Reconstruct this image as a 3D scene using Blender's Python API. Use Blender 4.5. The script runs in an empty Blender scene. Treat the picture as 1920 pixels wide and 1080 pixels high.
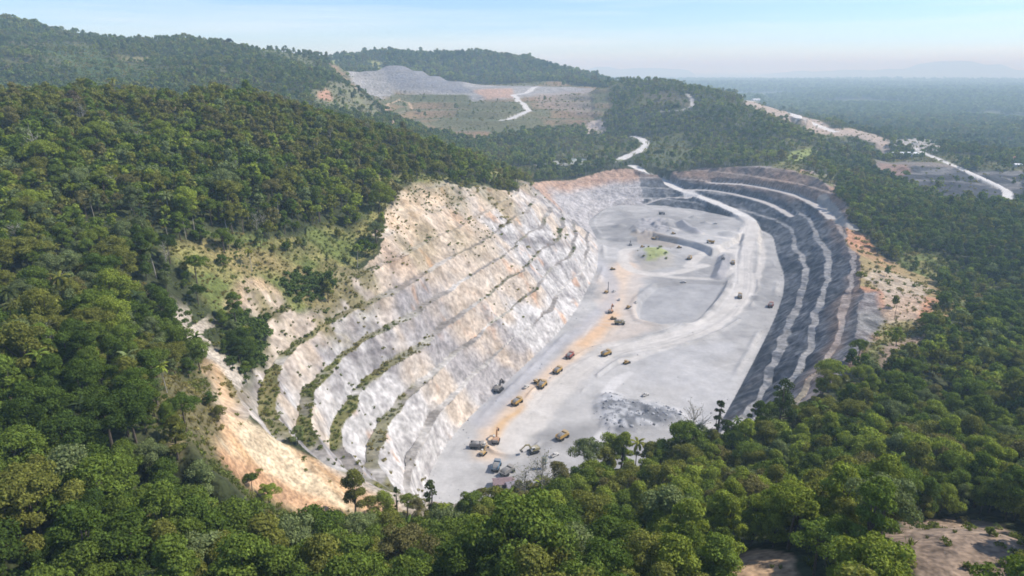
import bpy, bmesh, math, random, time
import numpy as np
from mathutils import Vector, Matrix
T0 = time.time()
C = bpy.context.scene.collection
R = math.radians

# ------------------------------------------------------------------ camera, sky, sun, exposure
HC = 215.0                        # flying height above the quarry floor
PITCH = R(17.9)
cam_data = bpy.data.cameras.new('camera')
cam = bpy.data.objects.new('camera', cam_data); C.objects.link(cam)
cam.location = (0, 0, HC); cam.rotation_euler = (R(90) - PITCH, 0, 0)
cam_data.sensor_width = 36; cam_data.lens = 24
cam_data.clip_start = 1.0; cam_data.clip_end = 120000
sc = bpy.context.scene
sc.camera = cam
SUN_AZ, SUN_EL = R(80), R(47)     # azimuth clockwise from the view direction
world = bpy.data.worlds.new('World'); sc.world = world; world.use_nodes = True
wn = world.node_tree; wn.nodes.clear()
w_out = wn.nodes.new('ShaderNodeOutputWorld'); w_bg = wn.nodes.new('ShaderNodeBackground')
sky = wn.nodes.new('ShaderNodeTexSky'); sky.sky_type = 'NISHITA'; sky.sun_disc = False
sky.sun_elevation = SUN_EL; sky.sun_rotation = SUN_AZ
sky.altitude = 900; sky.air_density = 1.0; sky.dust_density = 0.05; sky.ozone_density = 3.0
w_bg.inputs['Strength'].default_value = 0.12
# thin high cirrus, part of the sky itself
tc = wn.nodes.new('ShaderNodeTexCoord'); mp = wn.nodes.new('ShaderNodeMapping')
mp.inputs['Scale'].default_value = (1.2, 2.2, 26.0)
cn = wn.nodes.new('ShaderNodeTexNoise'); cn.inputs['Scale'].default_value = 1.6; cn.inputs['Detail'].default_value = 7; cn.inputs['Roughness'].default_value = 0.55
cr = wn.nodes.new('ShaderNodeMapRange'); cr.inputs[1].default_value = 0.44; cr.inputs[2].default_value = 0.78; cr.inputs[3].default_value = 0.0; cr.inputs[4].default_value = 0.5
mx = wn.nodes.new('ShaderNodeMix'); mx.data_type = 'RGBA'
mx.inputs['B'].default_value = (7.2, 7.7, 8.3, 1)
wn.links.new(tc.outputs['Generated'], mp.inputs['Vector']); wn.links.new(mp.outputs['Vector'], cn.inputs['Vector'])
wn.links.new(cn.outputs['Fac'], cr.inputs[0]); wn.links.new(cr.outputs[0], mx.inputs['Factor'])
hue = wn.nodes.new('ShaderNodeVectorMath'); hue.operation = 'MULTIPLY'; hue.inputs[1].default_value = (.765, .895, 1.10)   # clear, slightly blue tropical sky
wn.links.new(sky.outputs['Color'], hue.inputs[0]); wn.links.new(hue.outputs[0], mx.inputs['A']); wn.links.new(mx.outputs['Result'], w_bg.inputs['Color'])
wn.links.new(w_bg.outputs['Background'], w_out.inputs['Surface'])
sun_data = bpy.data.lights.new('sun', 'SUN'); sun_data.energy = 4.3; sun_data.angle = R(0.5); sun_data.color = (1.0, 0.94, 0.85)
sun = bpy.data.objects.new('sun', sun_data); C.objects.link(sun)
SD = Vector((math.sin(SUN_AZ) * math.cos(SUN_EL), math.cos(SUN_AZ) * math.cos(SUN_EL), math.sin(SUN_EL)))
sun.rotation_euler = SD.to_track_quat('Z', 'Y').to_euler(); sun.location = SD * 900
sc.view_settings.view_transform = 'Standard'; sc.view_settings.look = 'None'
sc.view_settings.exposure = 0.36; sc.view_settings.gamma = 1
cy = sc.cycles
cy.max_bounces = 4; cy.diffuse_bounces = 2; cy.glossy_bounces = 1; cy.transmission_bounces = 2; cy.transparent_max_bounces = 4; cy.volume_bounces = 2
cy.use_denoising = True; cy.filter_width = 1.7
try: cy.use_adaptive_sampling = True; cy.adaptive_threshold = 0.02
except Exception: pass

# ------------------------------------------------------------------ numpy helpers
def tag(o, label=None, cat=None, group=None, kind=None):
    if label: o['label'] = label
    if cat: o['category'] = cat
    if group: o['group'] = group
    if kind: o['kind'] = kind
    return o
_rs = np.random.RandomState(11); LAT = _rs.rand(256, 256).astype(np.float32)
def vn(x, y):
    xi = np.floor(x); yi = np.floor(y); fx = x - xi; fy = y - yi
    fx = fx * fx * (3 - 2 * fx); fy = fy * fy * (3 - 2 * fy)
    a = xi.astype(np.int64) & 255; b = yi.astype(np.int64) & 255; a1 = (a + 1) & 255; b1 = (b + 1) & 255
    return (LAT[a, b] * (1 - fx) * (1 - fy) + LAT[a1, b] * fx * (1 - fy) + LAT[a, b1] * (1 - fx) * fy + LAT[a1, b1] * fx * fy)
def fbm(x, y, wl, octv=4, rough=0.5, seed=0.0):
    s = 0.0; amp = 1.0; tot = 0.0; f = 1.0 / wl
    for k in range(octv):
        s = s + amp * vn(x * f + 17.3 * k + seed, y * f - 9.1 * k + seed * 1.7); tot += amp; amp *= rough; f *= 2.03
    return s / tot                                                      # 0..1, mean .5
def sstep(a, b, x):
    t = np.clip((x - a) / (b - a), 0, 1); return t * t * (3 - 2 * t)
def lerp(a, b, t): return a + (b - a) * t
cp_, sp_ = math.cos(PITCH), math.sin(PITCH)
def ray(u, v):
    xc = (u - 960) / 1280.0; yc = (540 - v) / 1280.0
    return np.array((xc, cp_ + yc * sp_, -sp_ + yc * cp_))
def PD(u, v, D):
    d = ray(u, v); t = D / d[1]; return np.array((d[0] * t, D, HC + d[2] * t))
def PZ(u, v, z=0.0):
    d = ray(u, v); t = (z - HC) / d[2]; return np.array((d[0] * t, d[1] * t, z))
def project(x, y, z):
    dz = z - HC; zc = y * cp_ - dz * sp_; yc = y * sp_ + dz * cp_
    return 960 + 1280 * x / zc, 540 - 1280 * yc / zc, zc
def seg_dist(x, y, pts, closed=False):
    """distance, arc position (index + t) to a polyline"""
    pts = np.asarray(pts, float); n = len(pts); best = np.full(x.shape, 1e18); pos = np.zeros(x.shape)
    for i in range(n if closed else n - 1):
        a = pts[i]; b = pts[(i + 1) % n]; dx, dy = b[0] - a[0], b[1] - a[1]; L = dx * dx + dy * dy + 1e-9
        t = np.clip(((x - a[0]) * dx + (y - a[1]) * dy) / L, 0, 1)
        d = (x - a[0] - t * dx) ** 2 + (y - a[1] - t * dy) ** 2
        m = d < best; best = np.where(m, d, best); pos = np.where(m, i + t, pos)
    return np.sqrt(best), pos
def inside(x, y, pts):
    pts = np.asarray(pts, float); n = len(pts); c = np.zeros(x.shape, bool)
    for i in range(n):
        ax, ay = pts[i][0], pts[i][1]; bx, by = pts[i - 1][0], pts[i - 1][1]
        if ay == by: continue
        c ^= ((ay > y) != (by > y)) & (x < (bx - ax) * (y - ay) / (by - ay) + ax)
    return c
def smooth_line(pts, n=6):
    """Catmull-Rom through the points"""
    p = [np.asarray(q, float) for q in pts]; p = [2 * p[0] - p[1]] + p + [2 * p[-1] - p[-2]]; out = []
    for i in range(1, len(p) - 2):
        for k in range(n):
            t = k / n; a, b, c, d = p[i - 1], p[i], p[i + 1], p[i + 2]
            out.append(0.5 * ((2 * b) + (c - a) * t + (2 * a - 5 * b + 4 * c - d) * t * t + (3 * b - a - 3 * c + d) * t ** 3))
    out.append(p[-2]); return np.array(out)

# ------------------------------------------------------------------ the quarry floor outline (z = 0) and its walls
FLOOR = [(790,975,1.05,.6),(792,935,1.05,.6),(802,885,1.05,.62),(857,803,1.05,.7),(920,745,1.05,.74),(964,703,1.05,.74),(1040,633,1.05,.74),(1084,577,1.05,.72),
         (1122,500,1.0,.7),(1120,450,.8,.7),(1100,415,.62,.7),(1130,394,.5,.6),(1210,391,.42,.7),(1300,400,.42,.7),(1395,420,.5,.62),(1450,440,.56,.64),(1458,483,.6,.64),
         (1472,518,.62,.66),(1468,555,.64,.66),(1452,600,.64,.66),(1420,665,.64,.66),(1378,745,.64,.66),(1330,830,.8,.6),(1200,900,.9,.6),(1000,965,1.0,.7),(860,1000,1.05,.72)]
FP = np.array([PZ(u, v)[:2] for u, v, g, f in FLOOR])
_fg = np.array([[g, f] for u, v, g, f in FLOOR])
# denser copy of the outline
FPD = []; FGD = []
for i in range(len(FP)):
    a, b = FP[i], FP[(i + 1) % len(FP)]; n = max(2, int(np.hypot(*(b - a)) / 14))
    for k in range(n):
        t = k / n; FPD.append(a + (b - a) * t); FGD.append(_fg[i] + (_fg[(i + 1) % len(FP)] - _fg[i]) * t)
FPD = np.array(FPD); FGD = np.array(FGD)
for _ in range(3):
    FPD = .25 * np.roll(FPD, 1, 0) + .5 * FPD + .25 * np.roll(FPD, -1, 0)
def pit_dist(x, y):
    d, pos = seg_dist(x, y, FPD, True)
    ins = inside(x, y, FPD)
    wsum = 0; gs = 0; fs = 0
    for k in range(0, len(FPD), 2):
        w = 1.0 / ((x - FPD[k, 0]) ** 2 + (y - FPD[k, 1]) ** 2 + 60.0) ** 1.5
        wsum = wsum + w; gs = gs + w * FGD[k, 0]; fs = fs + w * FGD[k, 1]
    return np.where(ins, -d, d), gs / wsum, fs / wsum, pos / len(FPD)
def cone_hit(u, v):
    """where the pixel's ray meets the plain (unbenched) cone of the quarry walls"""
    d = ray(u, v); t = np.linspace(120, 1500, 700); x, y, z = d[0] * t, d[1] * t, HC + d[2] * t
    dd, g, f, p = pit_dist(x, y); c = np.maximum(dd, 0) * g
    m = (z <= c) & (c < 132); k = np.argmax(m) if np.any(m) else -1
    return np.array((x[k], y[k], z[k]))

# ------------------------------------------------------------------ natural terrain: heights at known points, interpolated in (azimuth, log distance)
CP = []
def cp(u, v, D, th=0.0): p = PD(u, v, D); CP.append((p[0], p[1], p[2] - th))
for a in [(-300,1080,95,11),(0,1080,95,11),(250,1080,98,11),(500,1080,100,11),(800,1080,102,11),(1100,1080,104,11),(1400,1080,104,6),(1700,1060,108,1),(1850,1000,122,0),(1920,1080,105,0),(2200,1080,105,6),
          (500,985,135,17),(650,1000,140,16),(420,990,128,15),(0,900,125,12),(200,900,130,12),(0,750,160,12),(250,750,165,12),(400,925,150,17),(330,840,160,15),(350,760,190,8),(-300,800,150,12),(0,600,205,12),(250,600,225,12),(0,450,280,12),(250,450,310,12),(0,300,380,12),(250,300,420,12),
          (500,300,470,12),(550,400,420,11),(650,330,520,11),(-300,400,330,12),(-300,200,500,12),(380,510,330,3),(450,470,360,3),
          (0,175,500,11),(130,168,540,11),(300,165,600,10),(430,163,640,9),(550,195,660,9),(640,220,690,9),(720,245,715,8),(830,272,740,8),(900,298,760,8),(950,318,780,8),(1000,340,800,5),
          (100,215,1000,8),(400,205,1000,8),(600,240,1000,8),(760,290,1000,8),(-300,230,1100,8),
          (-250,40,1900,8),(0,38,2000,8),(60,42,2000,8),(120,66,2000,8),(200,76,2000,8),(330,76,2050,8),(430,84,2050,8),(500,92,2100,8),(560,101,2100,6),(600,102,2150,0),(640,108,2150,6),(700,114,2250,6),
          (0,110,1500,8),(200,122,1500,8),(400,132,1500,8),(560,145,1600,8),(640,152,1750,8),(0,170,3600,0),(300,170,3600,0),(600,150,3600,0),
          (610,175,1550,0),(640,200,1400,3),(700,222,1330,5),(740,250,1250,3),
          (850,262,1480,6),(1000,262,1500,8),(1000,290,1280,8),(1100,300,1200,8),(1170,250,1600,8),(1100,245,1700,0),(780,240,1650,0),(930,246,1690,0),
          (1040,333,1090,0),(1120,336,1100,0),(1200,343,1100,0),(1100,318,1150,6),
          (770,225,1800,0),(950,217,1830,0),(1100,225,1800,0),(770,197,2000,0),(950,192,2000,0),(1100,195,2000,0),(750,174,2150,0),(920,174,2150,0),(1100,174,2180,0),(660,167,2150,0),
          (680,158,2300,0),(800,153,2500,0),(950,156,2450,0),(1080,166,2330,0),(710,99,3000,9),(760,100,3000,9),(880,101,3000,9),(960,107,3000,9),(1020,124,2900,8),(1070,142,2800,8),(700,142,2650,4),(900,144,2750,6),
          (725,122,2350,0),(735,137,2450,0),(1100,152,2500,4),(1110,165,2300,4),(800,160,3700,0),(1000,160,3700,0),
          (1130,157,2150,8),(1180,146,2100,8),(1230,151,2050,8),(1300,168,1950,8),(1350,185,1850,8),(1420,208,1700,8),(1480,231,1550,8),(1530,258,1430,8),(1560,288,1330,6),
          (1200,200,1750,8),(1300,230,1550,8),(1250,270,1350,8),(1350,280,1280,8),(1450,290,1200,8),(1180,300,1220,6),(1250,322,1150,6),(1350,312,1120,6),(1480,303,1110,8),(1210,270,1400,4),
          (1200,190,2700,0),(1350,215,2500,0),(1450,240,2200,0),(1560,300,1500,2),
          (1350,324,1065,0),(1450,325,1030,0),(1550,350,960,0),(1600,430,760,0),(1607,480,640,0),(1652,560,500,0),(1645,640,415,0),(1600,700,355,0),(1540,742,315,0),
          (1700,500,640,8),(1800,450,720,8),(1900,420,800,8),(1700,400,800,8),(1620,365,930,8),(1800,392,870,8),(1900,560,560,6),(1800,560,530,3),(1900,480,680,8),(1750,600,460,0),(1700,660,380,0),
          (1900,650,420,8),(1800,700,350,9),(1650,720,330,7),(1900,760,300,10),(1700,800,265,10),(1550,775,280,10),(1400,815,260,13),(1300,850,245,14),(1150,872,225,13),(1000,902,210,13),(900,920,205,14),
          (800,968,200,15),(650,975,195,14),(540,970,192,14),(1000,985,150,11),(1300,930,180,11),(1600,885,200,11),(1850,885,190,11),(1850,965,140,8),(2300,600,500,8),(2300,900,200,8),(2300,400,1000,8),
          (1600,303,1300,4),(1700,312,1300,0),(1700,352,1120,0),(1800,378,1000,0),(1850,352,1080,0),(1890,372,1000,0),(1900,312,1350,0),(1760,287,1480,0),(1680,272,1550,0),(1560,247,1700,0),(1480,217,2000,0),(1400,191,2400,0),(1370,181,2700,0),(1740,266,1600,0),
          (1700,258,2100,8),(1900,293,1750,8),(1900,252,2300,8),(2300,300,1700,8)]:
    cp(*a)
for u, v in [(1008,350),(900,350),(800,345),(740,362),(705,400),(640,460),(560,490),(480,535),(430,590),(400,690),(392,790),(400,850),(470,915),(540,950)]:
    p = cone_hit(u, v); CP.append(tuple(p))
for r_, z_ in [(2700,-8),(3600,-14),(5000,-22),(8000,-32),(13000,-42),(21000,-50),(34000,-50)]:
    for a_ in (-70,-45,-30,-15,0,12,22,30,38,50,70):
        if r_ < 3700 and a_ < 15: continue
        CP.append((r_ * math.sin(R(a_)), r_ * math.cos(R(a_)), z_ if a_ > 5 else z_ + 30))
for r_, z_ in [(20,112),(50,118)]:
    for a_ in (-70,-35,0,35,70): CP.append((r_ * math.sin(R(a_)), r_ * math.cos(R(a_)), z_))
for r_, zl, zr in [(120,125,95),(300,140,70),(800,150,60),(2000,250,20)]:
    CP.append((r_ * math.sin(R(-72)), r_ * math.cos(R(72)), zl)); CP.append((r_ * math.sin(R(72)), r_ * math.cos(R(72)), zr))
CP = np.array(CP)
def lp(x, y): r = np.hypot(x, y) + 1e-6; return np.arctan2(x, y), np.log(r)
_a, _l = lp(CP[:, 0], CP[:, 1])
def _ker(d2): return -np.sqrt(d2 + 0.0016)
_K = _ker((_a[:, None] - _a[None]) ** 2 + (_l[:, None] - _l[None]) ** 2)
_n = len(CP)
_A = np.zeros((_n + 1, _n + 1)); _A[:_n, :_n] = _K + np.eye(_n) * 0.004; _A[:_n, _n] = 1; _A[_n, :_n] = 1
_W = np.linalg.solve(_A, np.append(CP[:, 2], 0))
def H0(x, y):
    a, l = lp(x, y); s = np.full(x.shape, _W[_n])
    a = a.astype(np.float32); l = l.astype(np.float32)
    for i in range(_n):
        s += _W[i] * -np.sqrt((a - np.float32(_a[i])) ** 2 + (l - np.float32(_l[i])) ** 2 + np.float32(0.0016))
    return s

# ------------------------------------------------------------------ polar grid (one sheet to the horizon)
def logsp(a, b, q): n = int(math.log(b / a) / q); return np.exp(np.linspace(math.log(a), math.log(b), n, endpoint=False))
RR = np.concatenate([logsp(22, 190, .012), logsp(190, 1230, .0028), logsp(1230, 3400, .0052), logsp(3400, 36000, .02), [36000.0]])
AZ = R(1) * np.concatenate([np.arange(-78, -46, .8), np.arange(-46, 46, .09), np.arange(46, 78.1, .8)])
AA, RG = np.meshgrid(AZ, RR); X = RG * np.sin(AA); Y = RG * np.cos(AA)
NR, NA = X.shape
# far hills and coast: pixel skyline -> heights on a far ridge
def u2az(u): return math.atan2((u - 960) / 1280.0, cp_ + .32 * sp_)
DUMP0 = [PD(*q)[:2] for q in [(650,168,2150),(655,155,2300),(800,148,2560),(1000,152,2520),(1110,165,2330),(1115,215,1850),(950,252,1680),(770,252,1640)]]
def dump_mask(x, y):
    d, _ = seg_dist(x, y, DUMP0, True); return np.where(inside(x, y, DUMP0), 1.0, sstep(120, 0, d))
def nat(x, y):
    z = H0(x, y); r = np.hypot(x, y); a = np.arctan2(x, y)
    far = sstep(250, 1500, r)
    z = z + (fbm(x, y, 55, 4, .5, 3) - .5) * 7 * (1 - far) * sstep(100, 200, r) + (fbm(x, y, 260, 5, .5, 5) - .5) * 46 * far * (1 - .75 * sstep(2600, 5000, r)) * (1 - .9 * dump_mask(x, y))
    # rolling plain
    pl = sstep(2200, 6000, r)
    z = z + (fbm(x, y, 2600, 4, .5, 8) - .45) * 95 * pl * (1 - .5 * sstep(9000, 20000, r))
    # bay
    bay = sstep(13000, 15500, r + (fbm(x, y, 5200, 3, .5, 2) - .5) * 6000) * sstep(u2az(1020), u2az(1090), a) * (1 - sstep(u2az(1430), u2az(1530), a + (vn(np.log(r) * 6, a * 3) - .5) * .05))
    z = z * (1 - bay) - 95 * bay
    us = [1060,1085,1120,1180,1240,1290,1310,1400,1440,1500,1560,1620,1680,1720,1760,1800,1840,1870,1900,1960,2300]
    hs = [0,150,300,270,300,190,0,0,60,140,160,190,230,360,430,470,455,400,250,180,150]
    k = np.interp(a, [u2az(u) for u in us], hs)
    far_r = np.exp(-((np.log(r) - math.log(27500)) / .07) ** 2)
    return z + np.maximum(k * (0.8 + .4 * vn(a * 60, a * 0)) * far_r, 0)
Z0 = nat(X, Y)
# the near ridge falls away towards the quarry mouth
EDGE = [(380,866),(400,862),(440,890),(480,940),(540,962),(640,968),(740,972),(775,965),(800,938),(860,940),(900,905),(960,908),(1000,902),(1060,872),(1130,864),(1200,852),(1280,838),(1330,815),(1400,795),(1450,780),(1500,750),(1540,742),(1600,722),(1660,695),(1740,655)]
EDGE_U = [e[0] for e in EDGE]; EDGE_V = [e[1] for e in EDGE]
def edge_lim(u): return np.interp(u, [0, 760, 840, 1300, 1420, 1600, 1800], [196, 200, 225, 255, 285, 330, 360])
def edge_rise(x, y, off):
    u = 960 + 1280 * x / np.maximum(y * cp_ - (np.interp(np.hypot(x, y), [0, 400], [110, 60]) - HC) * sp_, 1.0)
    v = np.interp(u, EDGE_U, EDGE_V) + off; yc = (540 - v) / 1280.0
    return u, HC + (-sp_ + yc * cp_) / (cp_ + yc * sp_) * y
def edge_off(x, y, base):                     # left of the mouth the bare fan climbs away behind the ridge
    u = 960 + 1280 * x / np.maximum(y * cp_ + 110 * sp_, 1.0); return base - 190 * np.clip((y - 187) / 62.0, 0, 1) * sstep(800, 700, u)
_u, _zl = edge_rise(X, Y, edge_off(X, Y, 9.0))
_lim = edge_lim(_u) + np.where(_u < 790, 55, 0)
_w = sstep(380, 415, _u) * sstep(90, 130, Y) * sstep(1760, 1700, _u) * sstep(_lim + 22, _lim - 4, Y)
Z0 = lerp(Z0, np.minimum(Z0, _zl), _w)
# quarry
reg = (RG > 200) & (RG < 1420) & (np.abs(AA) < R(36))
PDm = np.full(X.shape, 999.0); PG_ = np.ones(X.shape); PF = np.full(X.shape, .6); PP = np.zeros(X.shape)
PDm[reg], PG_[reg], PF[reg], PP[reg] = pit_dist(X[reg], Y[reg])
wob = np.zeros(X.shape); xr, yr = X[reg], Y[reg]
wob[reg] = (fbm(xr, yr, 95, 2, .5, 2) - .5) * 13 + (fbm(xr, yr, 48, 2, .5, 1) - .5) * 7 + (fbm(xr, yr, 12, 2, .5, 4) - .5) * 2.6
LEFT = sstep(.78, .95, PG_)                       # 1 on the long pale wall, 0 on the dark benches
wob[reg] += np.where(LEFT[reg] > .5, 0, (fbm(xr, yr, 19, 2, .5, 14) - .5) * 7)
dd = PDm + wob * np.where(LEFT > .5, 1.25, .62) * sstep(0, 12, PDm)
HB = lerp(13.0, 14.5, LEFT)
PF = np.clip(PF + (fbm(X, Y, 58, 3, .5, 15) - .5) * np.where(LEFT > .5, .62, .32) + np.where(LEFT > .5, .06, .09), .42, .97)
Q = np.maximum(dd, 0) * PG_ / HB
KF = np.floor(Q); FR = Q - KF
ISF = FR < PF                                     # on a face rather than a berm
prof = HB * (KF + np.minimum(FR / PF, 1) * .97 + np.where(ISF, 0, (FR - PF) / np.maximum(1 - PF, .05)) * .03)
blend = LEFT * sstep(60, 110, prof) * .4             # upper part of the pale wall is broken and irregular
prof = prof * (1 - blend) + (HB * Q) * blend
rough = np.zeros(X.shape)
rough[reg] = (fbm(xr, yr, 8, 2, .5, 9) - .5) * 2.4 + (fbm(xr, yr, 26, 2, .5, 6) - .5) * 4.5
prof = prof + rough * np.where(ISF, 1, .35) * sstep(0, 4, prof)
PIT = reg & (PDm < 400) & (np.where(PDm > 0, prof, -50) < Z0)
Z = np.where(PIT & (PDm > 0), np.minimum(prof, Z0), Z0)
FLR = reg & (PDm <= 0)
Z = np.where(FLR, 0.0, Z)
# --- floor relief
def poly_sd(pts, x, y):
    d, _ = seg_dist(x, y, pts, True); return np.where(inside(x, y, pts), -d, d)
fx, fy = X[FLR], Y[FLR]; fz = np.zeros(fx.shape); edge = -PDm[FLR]
fz += (fbm(fx, fy, 70, 3, .45, 12) - .5) * 2.6 * sstep(0, 15, edge) + (fbm(fx, fy, 9, 2, .5, 35) - .5) * .55 * sstep(0, 8, edge)
HAUL = [(1412,432),(1395,480),(1392,540),(1360,590),(1300,622),(1220,645),(1140,662),(1075,705),(1020,760),(960,830)]
dH, pH = seg_dist(fx, fy, smooth_line([PZ(*q)[:2] for q in HAUL])); fz += 1.5 * np.exp(-((dH - 15) / 1.5) ** 2) * sstep(.42, .52, fbm(fx, fy, 40, 2, .5, 36))     # windrows beside the haul road
dW, _ = seg_dist(fx, fy, FPD, True); fz += 2.6 * np.exp(-((dW - 7) / 2.6) ** 2) * fbm(fx, fy, 14, 2, .5, 37) * sstep(.4, .6, fbm(fx, fy, 50, 2, .5, 38))        # fallen rock along the toe
up = [PZ(*q)[:2] for q in [(1195,452),(1222,447),(1262,455),(1300,463),(1328,473),(1335,480),(1352,470),(1400,440),(1420,405),(1300,385),(1100,380),(1080,420),(1110,445),(1160,452)]]
fz += 7 * sstep(2.5, -2.5, poly_sd(up, fx, fy)) * sstep(PZ(1090, 430)[0], PZ(1222, 447)[0], fx)
slab = [PZ(*q)[:2] for q in [(1232,536),(1300,530),(1362,534),(1345,560),(1318,590),(1296,606),(1240,608),(1200,598),(1192,580),(1200,560)]]
sdS = poly_sd(slab, fx, fy); _yt, _yb = PZ(1300, 536)[1], PZ(1290, 592)[1]; fz += -6.5 * sstep(1.2, -3.2, sdS) * np.clip((_yt - fy) / (_yt - _yb) + .12, 0, 1) + 1.5 * np.exp(-((sdS - 4) / 3) ** 2)
rub = [PZ(*q)[:2] for q in [(1118,752),(1128,738),(1150,742),(1165,752),(1215,758),(1262,772),(1285,785),(1250,800),(1200,796),(1165,806),(1135,790),(1120,775)]]
sdR = poly_sd(rub, fx, fy); mR = sstep(9, -7, sdR + (fbm(fx, fy, 16, 2, .5, 39) - .5) * 14)
fz += mR * (1.2 + fbm(fx, fy, 6, 2, .5, 21) * 4.2)
pile = smooth_line([PZ(1358,484)[:2], PZ(1352,505)[:2], PZ(1345,522)[:2]])
dp, _ = seg_dist(fx, fy, pile); fz += 6.5 * np.maximum(0, 1 - dp / 8.0)
pile2 = smooth_line([PZ(1278,430)[:2], PZ(1288,440)[:2], PZ(1305,446)[:2]])
dp2, _ = seg_dist(fx, fy, pile2); fz += 7 * np.maximum(0, 1 - dp2 / 11.0)
pile3 = PZ(934, 733)[:2]; dp3 = np.hypot(fx - pile3[0], fy - pile3[1])
cone = PZ(1366, 448)[:2]; fz += 5 * np.maximum(0, 1 - np.hypot(fx - cone[0], fy - cone[1]) / 16.0)
rgh = [PZ(*q)[:2] for q in [(1180,442),(1205,418),(1258,422),(1265,446),(1215,450)]]; fz += sstep(6, -6, poly_sd(rgh, fx, fy)) * np.maximum(0, fbm(fx, fy, 11, 3, .55, 34) - .38) * 13
for q_, h_, r_ in (((1300, 418), 4.5, 9), ((1322, 428), 3.5, 8), ((1160, 430), 4, 11), ((1420, 560), 3, 9), ((1260, 560), 0, 5)):
    c_ = PZ(*q_)[:2]; fz += h_ * np.maximum(0, 1 - np.hypot(fx - c_[0], fy - c_[1]) / r_)
knoll = PZ(1228, 478)[:2]; kn = np.hypot((fx - knoll[0]) / 26, (fy - knoll[1]) / 40); fz += 4.5 * sstep(1.2, .3, kn) * (.6 + .8 * fbm(fx, fy, 8, 3, .5, 30))
Z[FLR] = fz * sstep(0, 3, edge)
# ------------------------------------------------------------------ height look-up, roads cut into the terrain
LR = np.log(RR)
def _ij(x, y):
    a = np.arctan2(x, y); l = np.log(np.maximum(np.hypot(x, y), 22.01))
    return np.interp(l, LR, np.arange(NR)), np.interp(a, AZ, np.arange(NA))
def look(F, x, y):
    i, j = _ij(x, y); i0 = np.minimum(i.astype(int), NR - 2); j0 = np.minimum(j.astype(int), NA - 2); i -= i0; j -= j0
    return (F[i0, j0] * (1 - i) + F[i0 + 1, j0] * i) * (1 - j) + (F[i0, j0 + 1] * (1 - i) + F[i0 + 1, j0 + 1] * i) * j
def H(x, y): return float(look(Z, np.array([x], float), np.array([y], float))[0])
def G(u, v, dmin=60.0, dmax=20000.0):
    """the ground point under a pixel of the photograph"""
    d = ray(u, v); Y_ = np.exp(np.linspace(math.log(dmin), math.log(dmax), 2500)); t = Y_ / d[1]
    x, y, z = d[0] * t, d[1] * t, HC + d[2] * t
    h = look(Z, x, y); m = z <= h
    k = int(np.argmax(m)) if m.any() else len(t) - 1
    if k == 0: return np.array((x[0], y[0], h[0]))
    q = (z[k - 1] - h[k - 1]) / ((z[k - 1] - h[k - 1]) - (z[k] - h[k]) + 1e-9)
    xx, yy = x[k - 1] + (x[k] - x[k - 1]) * q, y[k - 1] + (y[k] - y[k - 1]) * q
    return np.array((xx, yy, H(xx, yy)))
def carve(line, hw, sh, cut=True):
    """level the ground along a line of (x, y, z); returns the mask of the road surface"""
    line = smooth_line(line, 5); x0, y0 = line[:, 0].min() - 60, line[:, 1].min() - 60; x1, y1 = line[:, 0].max() + 60, line[:, 1].max() + 60
    m = (X > x0) & (X < x1) & (Y > y0) & (Y < y1)
    d, p = seg_dist(X[m], Y[m], line[:, :2]); d = d + (fbm(X[m], Y[m], 9, 2, .5, 40) - .5) * hw * .5
    i = np.minimum(p.astype(int), len(line) - 2); zl = line[i, 2] + (line[i + 1, 2] - line[i, 2]) * (p - i)
    w = sstep(hw + sh, hw, d)
    if cut: Z[m] = Z[m] * (1 - w) + zl * w
    out = np.zeros(X.shape); out[m] = sstep(hw * 1.08, hw * .92, d); return out
ROAD = np.zeros(X.shape)
ramp = [PZ(1404,500,.4), PZ(1406,465,2.5), PZ(1408,440,6), PZ(1410,420,8), PZ(1400,408,10), PZ(1370,392,14), PZ(1330,375,18), PZ(1290,361,23), PZ(1264,350,27.5), PZ(1238,336,33)] + [G(u_, v_, dmin=700) + np.array((0, 0, .6)) for u_, v_ in ((1207,321), (1185,311))]
ROAD = np.maximum(ROAD, carve(ramp, 8.5, 5))
ROAD2 = np.zeros(X.shape)
for ln, hw in [([(1285,356),(1330,357),(1370,363),(1410,372),(1450,386),(1485,406)], 5.5), ([(1335,343),(1400,347),(1480,363),(1530,385),(1562,412)], 6.0), ([(1206,384),(1250,371),(1300,372)], 3)]:
    ROAD2 = np.maximum(ROAD2, carve([cone_hit(u, v) for u, v in ln], hw, 4))
def drape(pix, **k): return [G(u, v, **k) for u, v in pix]
road_far = drape([(1163,299),(1180,291),(1200,282),(1211,271),(1204,261),(1188,256)])
ROAD = np.maximum(ROAD, carve(road_far, 9, 8))
road_zig = drape([(940,222),(965,215),(985,210),(992,203),(978,192),(968,182),(962,178),(975,173),(992,168),(1010,160)])
ROAD = np.maximum(ROAD, carve(road_zig, 9, 6))
road_spur = drape([(1372,182),(1400,189),(1430,197),(1465,207),(1490,216),(1515,228),(1545,240),(1565,247)], dmax=4000)
ROAD = np.maximum(ROAD, carve(road_spur, 13, 8))
road_east = drape([(1716,279),(1740,290),(1775,305),(1810,320),(1850,338),(1875,350),(1888,360),(1888,372)], dmax=4000)
ROAD = np.maximum(ROAD, carve(road_east, 6.5, 5))
road_hill = drape([(1288,176),(1297,186),(1298,197),(1290,203),(1270,207),(1240,208)], dmax=4000)
ROAD2 = np.maximum(ROAD2, carve(road_hill, 5, 5))
rim_track = drape([(1540,370),(1560,395),(1575,415),(1600,428)], dmax=1500)
ROAD = np.maximum(ROAD, carve(rim_track, 5, 5, False))

ROAD = ROAD * (1 - FLR)
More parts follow.
